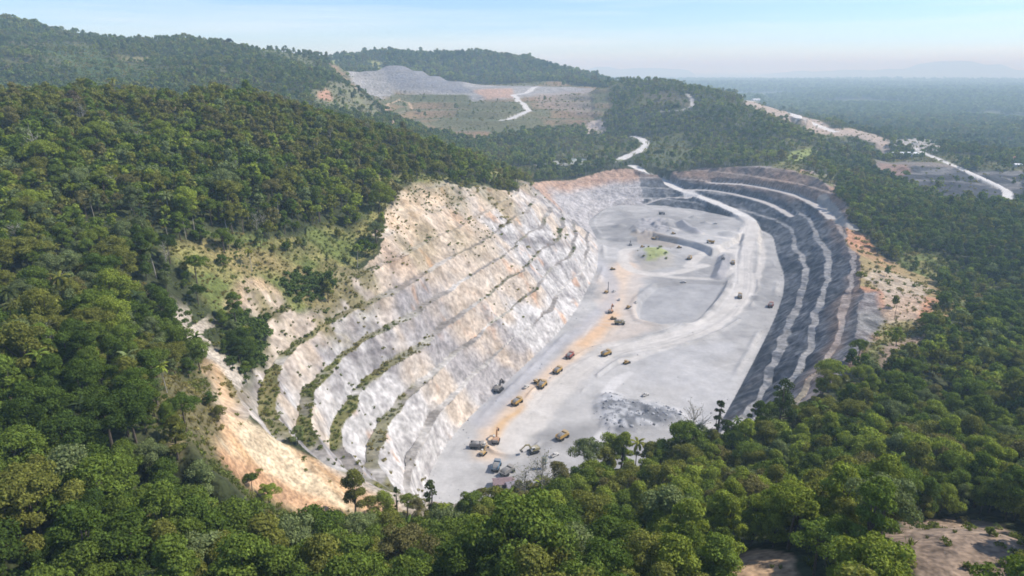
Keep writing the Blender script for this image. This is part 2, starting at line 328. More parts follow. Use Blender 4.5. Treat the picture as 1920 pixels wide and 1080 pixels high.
# the terraced dump: stepped slopes
def wpoly(pix, **k): return [G(u, v, **k)[:2] for u, v in pix]
dump = wpoly([(770,250),(760,200),(720,190),(745,172),(880,172),(1000,168),(1110,170),(1112,215),(1135,245),(950,250)], dmin=1250, dmax=3000)
def mask_poly(pts, soft, wob=0.0, wl=30.0, seed=0.0, grow=0.0):
    pts = np.asarray(pts); x0, y0 = pts.min(0) - 4 * soft - 60; x1, y1 = pts.max(0) + 4 * soft + 60
    m = (X > x0) & (X < x1) & (Y > y0) & (Y < y1); out = np.zeros(X.shape)
    sd = poly_sd(pts, X[m], Y[m]) + (fbm(X[m], Y[m], wl, 3, .5, seed) - .5) * 2 * wob - grow
    out[m] = sstep(soft, -soft, sd); return out
mD = np.maximum(mask_poly(dump, 10, 12), dump_mask(X, Y) * sstep(2000, 2150, RG) * (dump_mask(X, Y) > .5))
stp = 17.0; zz = Z + (fbm(X, Y, 160, 2, .5, 50) - .5) * 6; q = zz / stp; fq = q - np.floor(q)
FQD = fq
Z = np.where(mD > .01, lerp(Z, stp * (np.floor(q) + sstep(.45, 1.0, fq)), mD * .85), Z)
pit2 = wpoly([(1640,322),(1700,312),(1760,312),(1830,318),(1925,318),(1925,380),(1840,384),(1760,378),(1700,352)], dmin=850, dmax=2500)
mP2 = mask_poly(pit2, 6, 8)
stp = 6.0; zz = Z + (fbm(X, Y, 120, 2, .5, 51) - .5) * 4; q = zz / stp; fq = q - np.floor(q); t2 = sstep(.55, .95, fq)
TER2 = fq
Z = np.where((mP2 > .01) & (ROAD < .5), lerp(Z, stp * (np.floor(q) + t2), mP2), Z)
SLOPE = np.zeros(X.shape)
gz_r = np.gradient(Z, axis=0) / np.maximum(np.gradient(RG, axis=0), .01); gz_a = np.gradient(Z, axis=1) / np.maximum(RG * np.gradient(AA, axis=1), .01)
SLOPE = np.hypot(gz_r, gz_a)
print('height field', round(time.time() - T0, 1))

# ------------------------------------------------------------------ ground cover: what grows or lies where (albedo only)
def c3(r, g, b): return np.array((r, g, b), np.float32)
COL = np.empty(X.shape + (3,), np.float32)
n1 = fbm(X, Y, 14, 2, .5, 60); n2 = fbm(X, Y, 60, 3, .5, 61); n3 = fbm(X, Y, 6, 2, .5, 62); n4 = fbm(X, Y, 300, 3, .5, 63)
def paint(mask, col, amt=1.0):
    m = np.clip(mask * amt, 0, 1)[..., None].astype(np.float32); COL[:] = COL * (1 - m) + np.asarray(col, np.float32) * m
COL[:] = lerp(c3(.030, .040, .016), c3(.060, .070, .028), n2[..., None])
FOREST = np.ones(X.shape)             # tree density 0..1
SCRUB = np.zeros(X.shape)             # shrub and tall grass density
grass_c = lerp(c3(.125, .15, .042), c3(.22, .205, .075), sstep(.35, .65, n1)[..., None])
dry_c = lerp(c3(.30, .22, .11), c3(.20, .17, .07), n1[..., None])
tan_c = lerp(c3(.44, .34, .24), c3(.55, .46, .36), n3[..., None])
red_c = lerp(c3(.33, .19, .12), c3(.42, .28, .19), n1[..., None])
def clear(mask, trees=0.0, scrub=0.0):
    global FOREST, SCRUB
    FOREST = FOREST * (1 - mask) + trees * mask; SCRUB = SCRUB * (1 - mask) + scrub * mask
NEAR = dict(dmin=60, dmax=2000)
# meadow and scrub above the pale wall
m = mask_poly(wpoly([(290,470),(330,430),(380,455),(470,470),(560,465),(640,430),(690,395),(720,360),(800,345),(900,345),(1010,350),(1000,320),(960,312),(900,330),(830,330),(760,325),(712,330),(700,380),(660,420),(540,440),(400,445),(330,415),(270,450)], **NEAR), 4, 8)
paint(m, grass_c); clear(m, .13, .75)
m = mask_poly(wpoly([(290,470),(380,455),(480,470),(570,470),(650,440),(720,380),(700,470),(600,520),(520,545),(470,560),(430,600),(390,560),(350,520)], **NEAR), 4, 8)
paint(m, lerp(grass_c, dry_c, (sstep(.5, .62, n2) * .7)[..., None])); clear(m, .07, .75)
m = mask_poly(wpoly([(390,570),(400,520),(480,500),(560,480),(640,470),(700,450),(650,500),(610,540),(560,600),(520,600),(470,565),(440,610)], **NEAR), 4, 8)
paint(m, lerp(grass_c, dry_c, sstep(.5, .65, n2)[..., None])); clear(m, .025, .6)
m = mask_poly(wpoly([(425,575),(445,535),(490,525),(530,555),(500,575),(450,600)], **NEAR), 3, 6); paint(m, lerp(c3(.40, .27, .16), c3(.46, .36, .26), n3[..., None]), .9); clear(m, .01, .18)
m = mask_poly(wpoly([(300,850),(340,720),(395,690),(410,760),(400,850),(350,870)], **NEAR), 3, 6)
paint(m, dry_c); clear(m, .12, .6)
m = mask_poly(wpoly([(215,220),(240,210),(270,240),(300,290),(265,290),(235,260)], **NEAR), 4, 8); paint(m, c3(.10, .15, .035)); clear(m, .12, .8)
m = mask_poly(wpoly([(290,195),(350,180),(400,185),(395,198),(300,208)], **NEAR), 3, 5); paint(m, dry_c, .8); clear(m, .25, .3)
# red earth and grass round the far and the right rim
m = mask_poly(wpoly([(1290,350),(1340,318),(1400,312),(1470,312),(1560,330),(1570,362),(1545,395),(1480,362),(1400,345),(1330,345)], **NEAR), 3, 8)
paint(m, lerp(red_c, c3(.27, .24, .23), sstep(.4, .6, n2)[..., None])); clear(m, .02, .08)
m = mask_poly(wpoly([(1440,330),(1500,285),(1520,295),(1500,322),(1580,335),(1560,350),(1520,345)], **NEAR), 3, 6); paint(m, grass_c, .8); clear(m, .15, .35)
m = mask_poly(wpoly([(1555,400),(1600,432),(1625,440),(1650,480),(1700,500),(1745,520),(1790,560),(1770,600),(1700,620),(1655,640),(1600,690),(1545,735),(1570,660),(1595,560),(1600,480),(1580,430)], **NEAR), 3, 5)
paint(m, lerp(dry_c * 1.1, red_c * np.array((1.1, .95, .85), np.float32), sstep(.3, .55, n2)[..., None])); clear(m, .02, .14)
m = mask_poly(wpoly([(1640,505),(1700,520),(1745,540),(1720,600),(1680,615),(1655,600),(1650,545),(1620,520)], **NEAR), 2, 4); paint(m, lerp(c3(.40, .36, .30), c3(.42, .30, .2), n1[..., None]), .8)
m = mask_poly(wpoly([(1655,610),(1720,600),(1745,630),(1730,670),(1640,690),(1590,730),(1560,735),(1620,660)], **NEAR), 3, 6); paint(m, grass_c, .8); clear(m, .05, .75)
m = mask_poly(wpoly([(1665,640),(1740,625),(1745,660),(1690,690),(1650,720),(1640,690)], **NEAR), 3, 5); paint(m, c3(.27, .2, .15)); clear(m, .03, .12)
m = mask_poly(wpoly([(1700,470),(1760,480),(1800,500),(1790,530),(1740,520),(1690,500)], **NEAR), 3, 5); paint(m, grass_c); clear(m, .25, .8)
m = mask_poly(wpoly([(1770,540),(1860,530),(1880,560),(1800,590),(1750,590)], **NEAR), 3, 5); paint(m, grass_c, .8); clear(m, .3, .8)
# bare ground on the near slope, lower right corner
m = mask_poly(wpoly([(1655,1005),(1700,978),(1790,970),(1880,985),(1925,1005),(1925,1150),(1750,1150),(1700,1060)], dmin=40, dmax=300), 1.2, 3, 8); BARE = m.copy(); paint(m, lerp(c3(.22, .16, .115), c3(.32, .24, .17), n1[..., None])); clear(m, 0.0, .16)
m = mask_poly(wpoly([(1375,1045),(1420,1030),(1480,1040),(1500,1090),(1560,1350),(1340,1350),(1365,1090)], dmin=30, dmax=300), .8, 1.5, 6); BARE = np.maximum(BARE, m); paint(m, lerp(c3(.30, .2, .12), c3(.42, .29, .18), n3[..., None])); clear(m, 0.0, .06)
m = mask_poly(wpoly([(520,960),(560,950),(640,958),(760,965),(780,985),(600,992),(500,985)], dmin=60, dmax=400), 2, 4); paint(m, c3(.09, .1, .035), .7); clear(m, .1, .9)
# far clearings
FARK = dict(dmin=900, dmax=6000)
m = mask_poly(wpoly([(580,185),(600,165),(640,155),(665,165),(700,180),(725,195),(715,235),(680,215),(640,205),(590,205)], dmin=1000, dmax=3000), 8, 20); paint(m, lerp(c3(.20, .21, .09), c3(.16, .15, .11), n1[..., None])); clear(m, .10, .25)
m = mask_poly(wpoly([(595,180),(610,165),(622,175),(615,190)], dmin=1000, dmax=3000), 5, 10); paint(m, c3(.44, .26, .17))
m = mask_poly(wpoly([(590,104),(620,100),(650,108),(640,116),(600,120)], dmin=1500, dmax=3200), 8, 20); paint(m, c3(.27, .30, .11)); clear(m, .03, .1)
m = mask_poly(wpoly([(695,115),(715,113),(735,125),(737,133),(700,131)], dmin=1500, dmax=3200), 8, 20); paint(m, c3(.31, .32, .10)); clear(m, .02, .1)
m = mask_poly(wpoly([(450,90),(560,93),(590,105),(560,118),(480,112)], dmin=1500, dmax=3200), 14, 60); paint(m, c3(.16, .19, .08), .8); clear(m, .45, .2)
m = mask_poly(wpoly([(110,80),(180,95),(240,120),(300,140),(225,160),(130,150),(100,110)], dmin=1000, dmax=3200), 20, 60, 90); paint(m, c3(.075, .12, .035)); clear(m, .30, .8)
m = mask_poly(wpoly([(210,105),(300,110),(290,118),(220,114)], dmin=1000, dmax=3200), 10, 20, 60); paint(m, c3(.22, .2, .09)); clear(m, .1, .3)
# terraced dump
m = sstep(.5, .8, dump_mask(X, Y)); dfac = sstep(.40, .50, FQD) * .75 + (fbm(X, Y, 60, 4, .6, 85) - .5) * 1.5
paint(m, lerp(c3(.105, .115, .05), lerp(c3(.20, .155, .085), c3(.27, .175, .11), n2[..., None]), np.clip(dfac + .1, 0, 1)[..., None])); clear(m, .008, .16)
paint(m * sstep(.0, .08, FQD) * sstep(.2, .1, FQD), c3(.24, .2, .15), .7)
m2 = m * sstep(.5, .62, fbm(X, Y, 110, 3, .5, 70)); paint(m2, c3(.11, .125, .06), .8)
m = mask_poly(wpoly([(770,178),(880,176),(915,186),(860,192),(775,190)], dmin=1250, dmax=3000), 8, 10); paint(m, c3(.10, .115, .05), .8)
m = mask_poly([PD(*q)[:2] for q in [(655,162,2160),(662,152,2330),(740,150,2420),(890,150,2440),(1000,157,2420),(1110,164,2340),(1110,170,2230),(1010,174,2150),(960,180,2080),(890,181,2070),(870,172,2150),(740,172,2150),(712,182,2060),(680,180,2070)]], 10, 12); DTOP = m.copy(); _fz = Z / 5.0 + (n2 - .5) * .8; DB = sstep(.45, .6, _fz - np.floor(_fz)); paint(m, lerp(c3(.27, .265, .26), c3(.37, .36, .345), n2[..., None])); clear(m, 0, 0)
m = mask_poly([PD(*q)[:2] for q in [(715,160,2250),(740,153,2400),(860,153,2420),(885,168,2180),(740,170,2160)]], 10, 14); paint(m, c3(.17, .18, .21), .85); paint(DTOP * DB, c3(.21, .205, .205), .6)
m = mask_poly(wpoly([(890,168),(960,166),(970,184),(910,188)], dmin=1400, dmax=3200), 8, 10); paint(m, c3(.42, .27, .19), .8)
m = mask_poly(wpoly([(1000,175),(1105,168),(1110,212),(1010,200)], dmin=1400, dmax=3200), 12, 30); paint(m, c3(.30, .24, .2), .6)
m = mask_poly(wpoly([(1095,235),(1125,222),(1142,245),(1100,250)], dmin=1250, dmax=3200), 6, 8); paint(m, c3(.48, .40, .34)); clear(m, 0, .05)
trk = carve(drape([(735,243),(738,228),(722,212),(728,196),(745,189),(765,192),(773,205)], dmin=1000, dmax=3000), 3.5, 3, False); paint(trk, c3(.42, .31, .2)); clear(trk, 0, 0)
m = mask_poly(wpoly([(1040,302),(1060,297),(1095,298),(1100,307),(1045,308)], dmin=900, dmax=2500), 4, 4); paint(m, c3(.36, .40, .36)); clear(m, .02, .1); POND = m.copy()
m = mask_poly(wpoly([(1000,308),(1045,302),(1160,298),(1165,304),(1080,309),(1010,314)], dmin=900, dmax=2500), 3, 4); paint(m, c3(.33, .33, .29), .8); clear(m, .25, .1)
m = mask_poly(wpoly([(1205,165),(1285,180),(1295,200),(1215,200)], dmin=1200, dmax=3500), 12, 25); paint(m, c3(.15, .13, .09), .7); clear(m, .35, .2)
m = mask_poly(wpoly([(1215,262),(1290,262),(1310,300),(1260,320),(1225,310)], dmin=900, dmax=2500), 6, 12); paint(m, c3(.13, .15, .07), .8); clear(m, .25, .4)
m = mask_poly(wpoly([(1480,285),(1520,278),(1540,290),(1500,302),(1470,305)], dmin=900, dmax=2500), 5, 10); paint(m, c3(.22, .26, .07)); clear(m, .1, .4)
# spur, pads and the second quarry
m = mask_poly(wpoly([(1360,178),(1430,192),(1490,214),(1560,243),(1640,252),(1665,262),(1665,292),(1650,288),(1640,266),(1600,256),(1530,250),(1500,232),(1400,198)], **FARK), 6, 10); SPURM = m.copy(); paint(m, lerp(c3(.34, .29, .24), c3(.42, .33, .27), n2[..., None])); clear(m, .05, .1)
m = mask_poly(wpoly([(1668,262),(1750,262),(1768,275),(1755,283),(1700,280),(1672,272)], **FARK), 5, 6); paint(m, c3(.36, .34, .31)); clear(m, .03, .1)
m = mask_poly(wpoly([(1630,300),(1700,302),(1790,312),(1780,328),(1700,322),(1640,322)], **FARK), 5, 8); SPURM = np.maximum(SPURM, m); paint(m, lerp(c3(.14, .13, .125), c3(.24, .20, .17), n2[..., None])); clear(m, .02, .05)
m = mask_poly(pit2, 4, 6); paint(m, lerp(c3(.048, .052, .062), c3(.17, .165, .165), (sstep(.0, .2, TER2) * sstep(.55, .40, TER2))[..., None] * (.45 + .8 * n1[..., None]))); clear(m, .02, .08)
m = mask_poly(wpoly([(1645,305),(1700,308),(1715,325),(1690,335),(1650,322)], **FARK), 5, 8); paint(m, c3(.29, .18, .135), .7)
# --- the quarry itself
FANP = wpoly([(398,690),(425,735),(470,785),(560,845),(650,885),(725,925),(765,960),(735,968),(640,966),(540,953),(470,912),(425,875),(404,850)], dmin=186, dmax=600)
FAN = mask_poly(FANP, 3, 4, 18); FANH = mask_poly(FANP, 16, 5, 24)
Z = lerp(Z, np.minimum(Z0, np.maximum(PDm, 0) * PG_ + (n2 - .5) * 5) + (n1 - .5) * 2.2 + (fbm((X - FANP[0][0]) * .75 + (Y - FANP[0][1]) * .66, (X + Y) * .1, 7, 3, .5, 99) - .5) * 3.2, FANH)
WALL = PIT & (PDm > 0)
hgt = Z; bermgreen = sstep(.52, .62, fbm(X, Y, 34, 3, .55, 75))
speck = fbm(X + Z * .83, Y - Z * .61, 6.5, 2, .55, 76)
strat = fbm(X * .45 + Z * 1.0, Y * .45 + Z * 1.3, 15, 3, .55, 77)
pale = lerp(c3(.20, .185, .185), c3(.475, .46, .445), sstep(.26, .66, strat * .55 + speck * .45 + .10 * (1 - sstep(10, 50, hgt)))[..., None])
pale = lerp(pale, c3(.235, .215, .215), (sstep(.50, .64, fbm(X + Z, Y, 64, 4, .55, 81)) * .6)[..., None])
pale = lerp(pale, tan_c, (sstep(.46, .66, fbm(X, Y, 46, 4, .6, 78) + .0018 * (hgt - 40)) * .7)[..., None])
pale = lerp(pale, c3(.50, .30, .18), (sstep(.66, .8, fbm(X, Y, 22, 4, .6, 79))* .7)[..., None])
berm_l = lerp(c3(.235, .215, .195), c3(.46, .44, .41), sstep(.36, .62, fbm(X, Y, 42, 3, .5, 86))[..., None])
nearend = sstep(470, 360, Y)                                   # the overgrown near part of the pale wall
green_amt = np.maximum(bermgreen * .8, nearend * sstep(.36, .5, fbm(X, Y, 24, 3, .6, 82))) * sstep(18, 34, hgt) * lerp(.5, 1.0, nearend)
berm_l = lerp(berm_l, lerp(c3(.10, .11, .035), c3(.20, .18, .07), n3[..., None]), green_amt[..., None])
lw = np.where(ISF[..., None], pale, berm_l)
top = sstep(60, 95, hgt + (n2 - .5) * 40)
lw = lerp(lw, lerp(lerp(tan_c, c3(.47, .29, .16), sstep(.5, .64, fbm(X, Y, 40, 3, .55, 92))[..., None]), dry_c, sstep(.48, .62, n2)[..., None]), (top * .58)[..., None])
scree = sstep(.50, .62, fbm(X, Y, 13, 4, .6, 83)) * .85
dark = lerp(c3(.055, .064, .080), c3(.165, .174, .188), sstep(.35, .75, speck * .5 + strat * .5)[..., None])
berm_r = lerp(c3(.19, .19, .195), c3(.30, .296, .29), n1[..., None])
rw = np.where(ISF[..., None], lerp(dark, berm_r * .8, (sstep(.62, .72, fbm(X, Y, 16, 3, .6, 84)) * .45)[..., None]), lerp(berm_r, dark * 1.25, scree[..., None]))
rw = lerp(rw, lerp(red_c * .95, c3(.19, .165, .15), n2[..., None]), (sstep(30, 42, hgt + (n2 - .5) * 16) * np.where(ISF, .8, .6))[..., None])
isl = sstep(.70, .88, PG_)
wall = lerp(rw, lw, isl[..., None])
fl = sstep(.0, .3, ((PDm < 260) & (X < PZ(1210, 391)[0]) & (Y > 880)).astype(float))   # far left end: soft grey slope
wall = lerp(wall, lerp(c3(.33, .315, .32), c3(.47, .45, .44), strat[..., None]), (fl * .85)[..., None])
wall = lerp(wall, red_c, (fl * sstep(26, 40, hgt + (n2 - .5) * 20) * .8)[..., None])
# sandy fan that runs down the near end of the pale wall
m = mask_poly(wpoly([(700,380),(760,355),(830,370),(800,400),(770,440),(720,440)], dmin=120, dmax=1200), 4, 8); wall = lerp(wall, lerp(c3(.52, .37, .23), c3(.56, .47, .36), n3[..., None]), (m * .7)[..., None])
crestpoly = wpoly([(1060,332),(1010,345),(960,362),(900,348),(800,350),(745,365),(712,400),(690,450),(640,490),(600,530),(640,560),(560,590),(520,560),(470,545),(425,580),(440,620),(480,640),(470,700),(440,720),(395,690),(392,790),(400,850),(470,915),(540,950),(730,975),(1000,800),(1130,420),(1150,345)], dmin=120, dmax=1300)
INC = np.maximum(mask_poly(crestpoly, 3, 5, 20, 5), sstep(.9, .8, PG_)); INC = np.where(PDm < 55, 1, INC)
Z = np.where(WALL & (INC < .98), lerp(np.minimum(Z0, np.maximum(PDm, 0) * PG_ + (n2 - .5) * 5), Z, INC), Z)
WCOL = COL.copy(); COL[:] = np.where((WALL)[..., None], lerp(COL, wall, INC[..., None]), COL)
gapn = fbm(X, Y, 38, 3, .55, 110); fgap = (1 - sstep(.34, .44, fbm(X, Y, 150, 4, .6, 114))) * sstep(1050, 1300, RG) * (RG < 4200) * FOREST; paint(fgap, lerp(c3(.09, .11, .04), c3(.17, .16, .07), n2[..., None]), .9); SCRUB = np.maximum(SCRUB, fgap * .5); SCRUB = np.maximum(SCRUB, (1 - sstep(.24, .36, gapn)) * FOREST * .55 * (RG < 1100) * (RG > 60))
cm = (WALL & (INC > .5)).astype(float); FOREST = FOREST * (1 - cm); SCRUB = np.where(WALL & (INC > .5), np.where(ISF, .12, .9) * green_amt * LEFT + top * LEFT * .30 * (n1 > .45), SCRUB)
m = mask_poly(wpoly([(425,600),(455,575),(500,590),(510,640),(500,700),(455,720),(420,680)], dmin=120, dmax=1200), 3, 5); SCRUB = np.maximum(SCRUB, m * .95); COL = lerp(COL, c3(.06, .075, .025), m[..., None] * .9).astype(np.float32)
BUSHY = m
wf0, wf1 = FANP[0], FANP[6]; m = mask_poly(FANP, 5, 3, 18, 0, 13.0); _sg = np.sign((G(600,800,dmin=186)[0] - wf0[0]) * (wf1[1] - wf0[1]) - (G(600,800,dmin=186)[1] - wf0[1]) * (wf1[0] - wf0[0])); m = m * ((((X - wf0[0]) * (wf1[1] - wf0[1]) - (Y - wf0[1]) * (wf1[0] - wf0[0])) * _sg) > 0); paint(m * (INC < .6), lerp(c3(.36, .32, .27), c3(.48, .42, .34), n3[..., None])); clear(m, 0, .06)
m2 = mask_poly(FANP, 8, 3, 18, 0, 34.0) * (((X - wf0[0]) * (wf1[1] - wf0[1]) - (Y - wf0[1]) * (wf1[0] - wf0[0])) * _sg > 0) * (~WALL); paint(m2, lerp(c3(.36, .31, .25), c3(.48, .42, .34), n3[..., None])); clear(m2, 0, .08)
m = mask_poly(wpoly([(560,845),(700,850),(820,880),(830,930),(800,955),(760,965),(640,966),(540,953)], dmin=190, dmax=600), 4, 4); clear(m, .0, .1)
FD = dict(dmin=186, dmax=600); fa_, fb_ = FANP[0], FANP[6]; run = ((X - fa_[0]) * (fb_[1] - fa_[1]) - (Y - fa_[1]) * (fb_[0] - fa_[0])) / np.hypot(fb_[0] - fa_[0], fb_[1] - fa_[1])
streak = fbm(run * 1.0, (X + Y) * .12, 9, 4, .6, 99)
paint(FAN, lerp(lerp(c3(.46, .30, .165), c3(.58, .47, .32), sstep(.38, .62, streak)[..., None]), c3(.46, .45, .41), (sstep(.5, .62, fbm(X, Y, 30, 3, .5, 98)) * .6)[..., None])); clear(np.maximum(FAN, FANH > .75), 0, .03)
m = mask_poly(wpoly([(404,842),(440,860),(520,895),(600,938),(640,962),(560,955),(480,915),(425,880)], **FD), 3, 4); paint(m, c3(.46, .27, .15), .85); clear(m, 0, .03)
m = mask_poly(wpoly([(405,720),(430,735),(455,790),(430,830),(405,800)], **FD), 3, 4); paint(m, c3(.52, .34, .2), .7)
m = mask_poly(wpoly([(340,720),(395,680),(402,850),(350,880),(310,850)], dmin=150, dmax=600), 3, 5); paint(m, lerp(c3(.22, .18, .12), c3(.34, .24, .14), n3[..., None])); clear(m, .04, .55)
m = mask_poly(wpoly([(520,530),(560,510),(620,520),(600,560),(550,575)], dmin=120, dmax=1200), 3, 5); SCRUB = np.maximum(SCRUB, m * .8); BUSHY = np.maximum(BUSHY, m)
m = mask_poly(wpoly([(470,545),(560,495),(650,470),(700,500),(720,560),(660,640),(600,650),(560,640),(520,690),(480,640)], dmin=150, dmax=1200), 6, 10) * sstep(.40, .56, fbm(X, Y, 20, 3, .55, 88)) * WALL
COL = lerp(COL, lerp(c3(.13, .13, .045), c3(.25, .19, .09), n2[..., None]), (m * .85)[..., None]).astype(np.float32); SCRUB = np.maximum(SCRUB, m * .75)
m = mask_poly(wpoly([(1602,560),(1650,546),(1656,600),(1640,640),(1575,718),(1545,733),(1578,640)], dmin=250, dmax=900), 4, 4)
COL = lerp(COL, lerp(c3(.10, .105, .115), c3(.23, .23, .23), sstep(.35, .65, fbm(X, Y, 9, 3, .55, 89))[..., None]), (m * .9 * (FLR < .5))[..., None]).astype(np.float32); SCRUB = SCRUB * (1 - m); FOREST = FOREST * (1 - m)
m = mask_poly(FANP, 7, 4, 18, 0, 26.0) * (((X - wf0[0]) * (wf1[1] - wf0[1]) - (Y - wf0[1]) * (wf1[0] - wf0[0])) * _sg < 0) * (1 - FAN) * (Y < 260); m = m * (seg_dist(X, Y, FANP[6:] + FANP[:1])[0] < seg_dist(X, Y, FANP[:7])[0] - 4)
COL = lerp(COL, c3(.10, .095, .038), (m * .8)[..., None]).astype(np.float32); SCRUB = np.maximum(SCRUB, m * 1.0)
# floor
fcol = lerp(c3(.255, .252, .25), c3(.44, .432, .42), sstep(.30, .68, n2 * .45 + n1 * .25 + fbm(X, Y, 130, 3, .5, 64) * .3)[..., None])
COL = np.where(FLR[..., None], fcol, COL).astype(np.float32)
def fpaint(pix, col, soft=4, wob=6, amt=1.0, wl=24): paint(mask_poly([PZ(*q)[:2] for q in pix], soft, wob, wl) * FLR, col, amt)
def track(pix, hw, col, amt=.9, soft=.35):
    ln = smooth_line([PZ(*q)[:2] for q in pix]); x0, y0 = ln.min(0) - 40; x1, y1 = ln.max(0) + 40; m = FLR & (X > x0) & (X < x1) & (Y > y0) & (Y < y1)
    d, _ = seg_dist(X[m], Y[m], ln); d = d + (fbm(X[m], Y[m], 16, 3, .5, 90) - .5) * hw * .8; o = np.zeros(X.shape); o[m] = sstep(hw * (1 + soft), hw * (1 - soft), d); paint(o, col, amt)
road_c = lerp(c3(.49, .465, .43), c3(.565, .54, .505), n1[..., None]); groove = c3(.36, .35, .34)
fpaint([(1130,500),(1180,470),(1215,520),(1190,560),(1200,600),(1240,612),(1120,650),(1070,650),(1110,590)], lerp(c3(.53, .44, .36), c3(.50, .46, .42), n2[..., None]), 8, 12, .8)
track([(1175,495),(1150,560),(1140,600),(1090,650),(1040,700),(980,755),(935,800),(915,850)], 9, lerp(c3(.60, .44, .30), c3(.58, .49, .40), n2[..., None]), .9, .7)
track([(1145,590),(1120,620),(1095,645)], 6, c3(.58, .38, .22), .7, .8); track([(985,765),(945,795),(925,830)], 3.5, c3(.55, .36, .18), .8, .8)
track([(1105,470),(1150,540),(1110,600),(1040,650),(990,700),(945,745),(900,790)], 7, c3(.37, .37, .39), .7, .7)
track([(1412,425),(1395,480),(1392,540),(1360,590),(1300,622),(1220,645),(1140,662),(1075,705),(1020,760),(960,830)], 11, road_c)
track([(1412,425),(1430,470),(1415,530),(1375,590),(1310,630),(1240,655),(1170,680)], 4, road_c, .8)
track([(1320,497),(1260,512),(1200,510),(1170,492),(1172,470),(1200,465)], 6, road_c)
track([(1395,490),(1350,520),(1290,522),(1220,515)], 5, road_c, .8); track([(1375,470),(1320,475),(1290,500)], 6, road_c, .9)
track([(1400,440),(1380,455),(1340,452),(1250,437)], 4, road_c, .7)
for off in (-2.2, 2.2): track([(1398 + off, 470),(1396 + off, 545),(1362 + off, 594),(1302, 625 + off),(1222, 648 + off),(1140, 665 + off)], .8, groove, .45)
for q in (517, 523, 529): track([(1300,q),(1340,q-1),(1370,q-1)], .9, c3(.34,.34,.34), .6)
rt_ = np.random.RandomState(77)
for k_ in range(46):
    if k_ < 22:                                   # wheel marks along the haul road
        o_ = rt_.uniform(-26, 26); i0_ = rt_.randint(0, 7); q_ = [(u_ + o_, v_ + o_ * .45 + rt_.uniform(-3, 3)) for u_, v_ in HAUL[i0_:i0_ + rt_.randint(3, 5)]]
    else:                                         # and across the open floor
        u_, v_ = rt_.uniform(1050, 1400), rt_.uniform(560, 820); a_ = rt_.uniform(-.9, .5); l_ = rt_.uniform(60, 150); b_ = rt_.uniform(-30, 30)
        q_ = [(u_, v_), (u_ + l_ * .5 * math.cos(a_) + b_ * .3, v_ + l_ * .35 * math.sin(a_) - abs(b_) * .4), (u_ + l_ * math.cos(a_), v_ + l_ * .6 * math.sin(a_))]
    if len(q_) > 1: track(q_, rt_.uniform(.5, 1.3), (c3(.33, .32, .31) if rt_.rand() < .55 else c3(.58, .56, .53)), rt_.uniform(.2, .42), .6)
track([(1180,700),(1150,720),(1130,760),(1140,800),(1110,830)], 4, c3(.56, .55, .54), .6)
track([(1180,640),(1060,690),(1000,740)], 1.2, groove, .4)
fpaint([(1200,540),(1300,533),(1358,536),(1315,590),(1295,604),(1205,600),(1195,580)], lerp(c3(.30, .302, .31), c3(.375, .375, .375), n1[..., None]), 2, 3, .9)
fpaint([(1213,470),(1232,465),(1252,470),(1250,485),(1230,492),(1210,490)], c3(.30, .34, .11), 3, 5, .85); fpaint([(1190,480),(1215,490),(1262,480),(1270,500),(1210,508)], c3(.36, .33, .28), 4, 6, .6)
paint(np.where(FLR, 0, 0).astype(float), road_c)
tmp = np.zeros(X.shape); tmp[FLR] = mR; paint(tmp, lerp(c3(.14, .15, .165), c3(.42, .43, .45), sstep(.35, .62, speck)[..., None]), .9); RUB = tmp.copy()
tmp = np.zeros(X.shape); tmp[FLR] = np.maximum(sstep(11, 5, dp), sstep(12, 6, dp2)); paint(tmp, c3(.26, .26, .28), .8)
fpaint([(1195,420),(1240,415),(1250,445),(1200,455)], c3(.35, .34, .35), 5, 9, .6); fpaint([(1180,444),(1222,444),(1270,455),(1262,464),(1200,456)], c3(.30, .26, .22), 3, 5, .7)
fpaint([(1250,770),(1330,700),(1400,690),(1370,760),(1310,800)], c3(.42, .42, .425), 8, 12, .6); fpaint([(1205,660),(1380,640),(1300,720),(1180,730)], c3(.45, .45, .455), 8, 14, .5)
rt = carve(rim_track, 6, 2, False)
paint(ROAD, lerp(c3(.52, .51, .49), c3(.60, .585, .56), n1[..., None])); paint(rt, lerp(c3(.26, .25, .23), c3(.34, .32, .29), n1[..., None])); paint(ROAD2, lerp(c3(.38, .37, .36), c3(.48, .45, .42), n1[..., None]), .9)
cm = np.maximum(np.maximum(ROAD, ROAD2), FLR); FOREST = FOREST * (1 - cm); SCRUB = SCRUB * (1 - cm)
kg = np.zeros(X.shape); kg[FLR] = sstep(1.0, .4, kn); SCRUB = np.maximum(SCRUB, kg * .12)
SCRUB = SCRUB * (RG < 3200)
# far plain: forest as ground colour with fields
gz_r = np.gradient(Z, axis=0) / np.maximum(np.gradient(RG, axis=0), .01); gz_a = np.gradient(Z, axis=1) / np.maximum(RG * np.gradient(AA, axis=1), .01); SLOPE = np.hypot(gz_r, gz_a)
pl = sstep(2600, 4200, RG); fld = sstep(.6, .7, fbm(X, Y, 420, 3, .5, 95)) * .5
paint(pl, lerp(lerp(c3(.030, .046, .022), c3(.085, .105, .045), sstep(.35, .65, fbm(X, Y, 130, 4, .6, 96) * .5 + .5 * fbm(X, Y, 900, 3, .5, 97))[..., None]), c3(.13, .14, .07), fld[..., None]))
print('cover', round(time.time() - T0, 1))
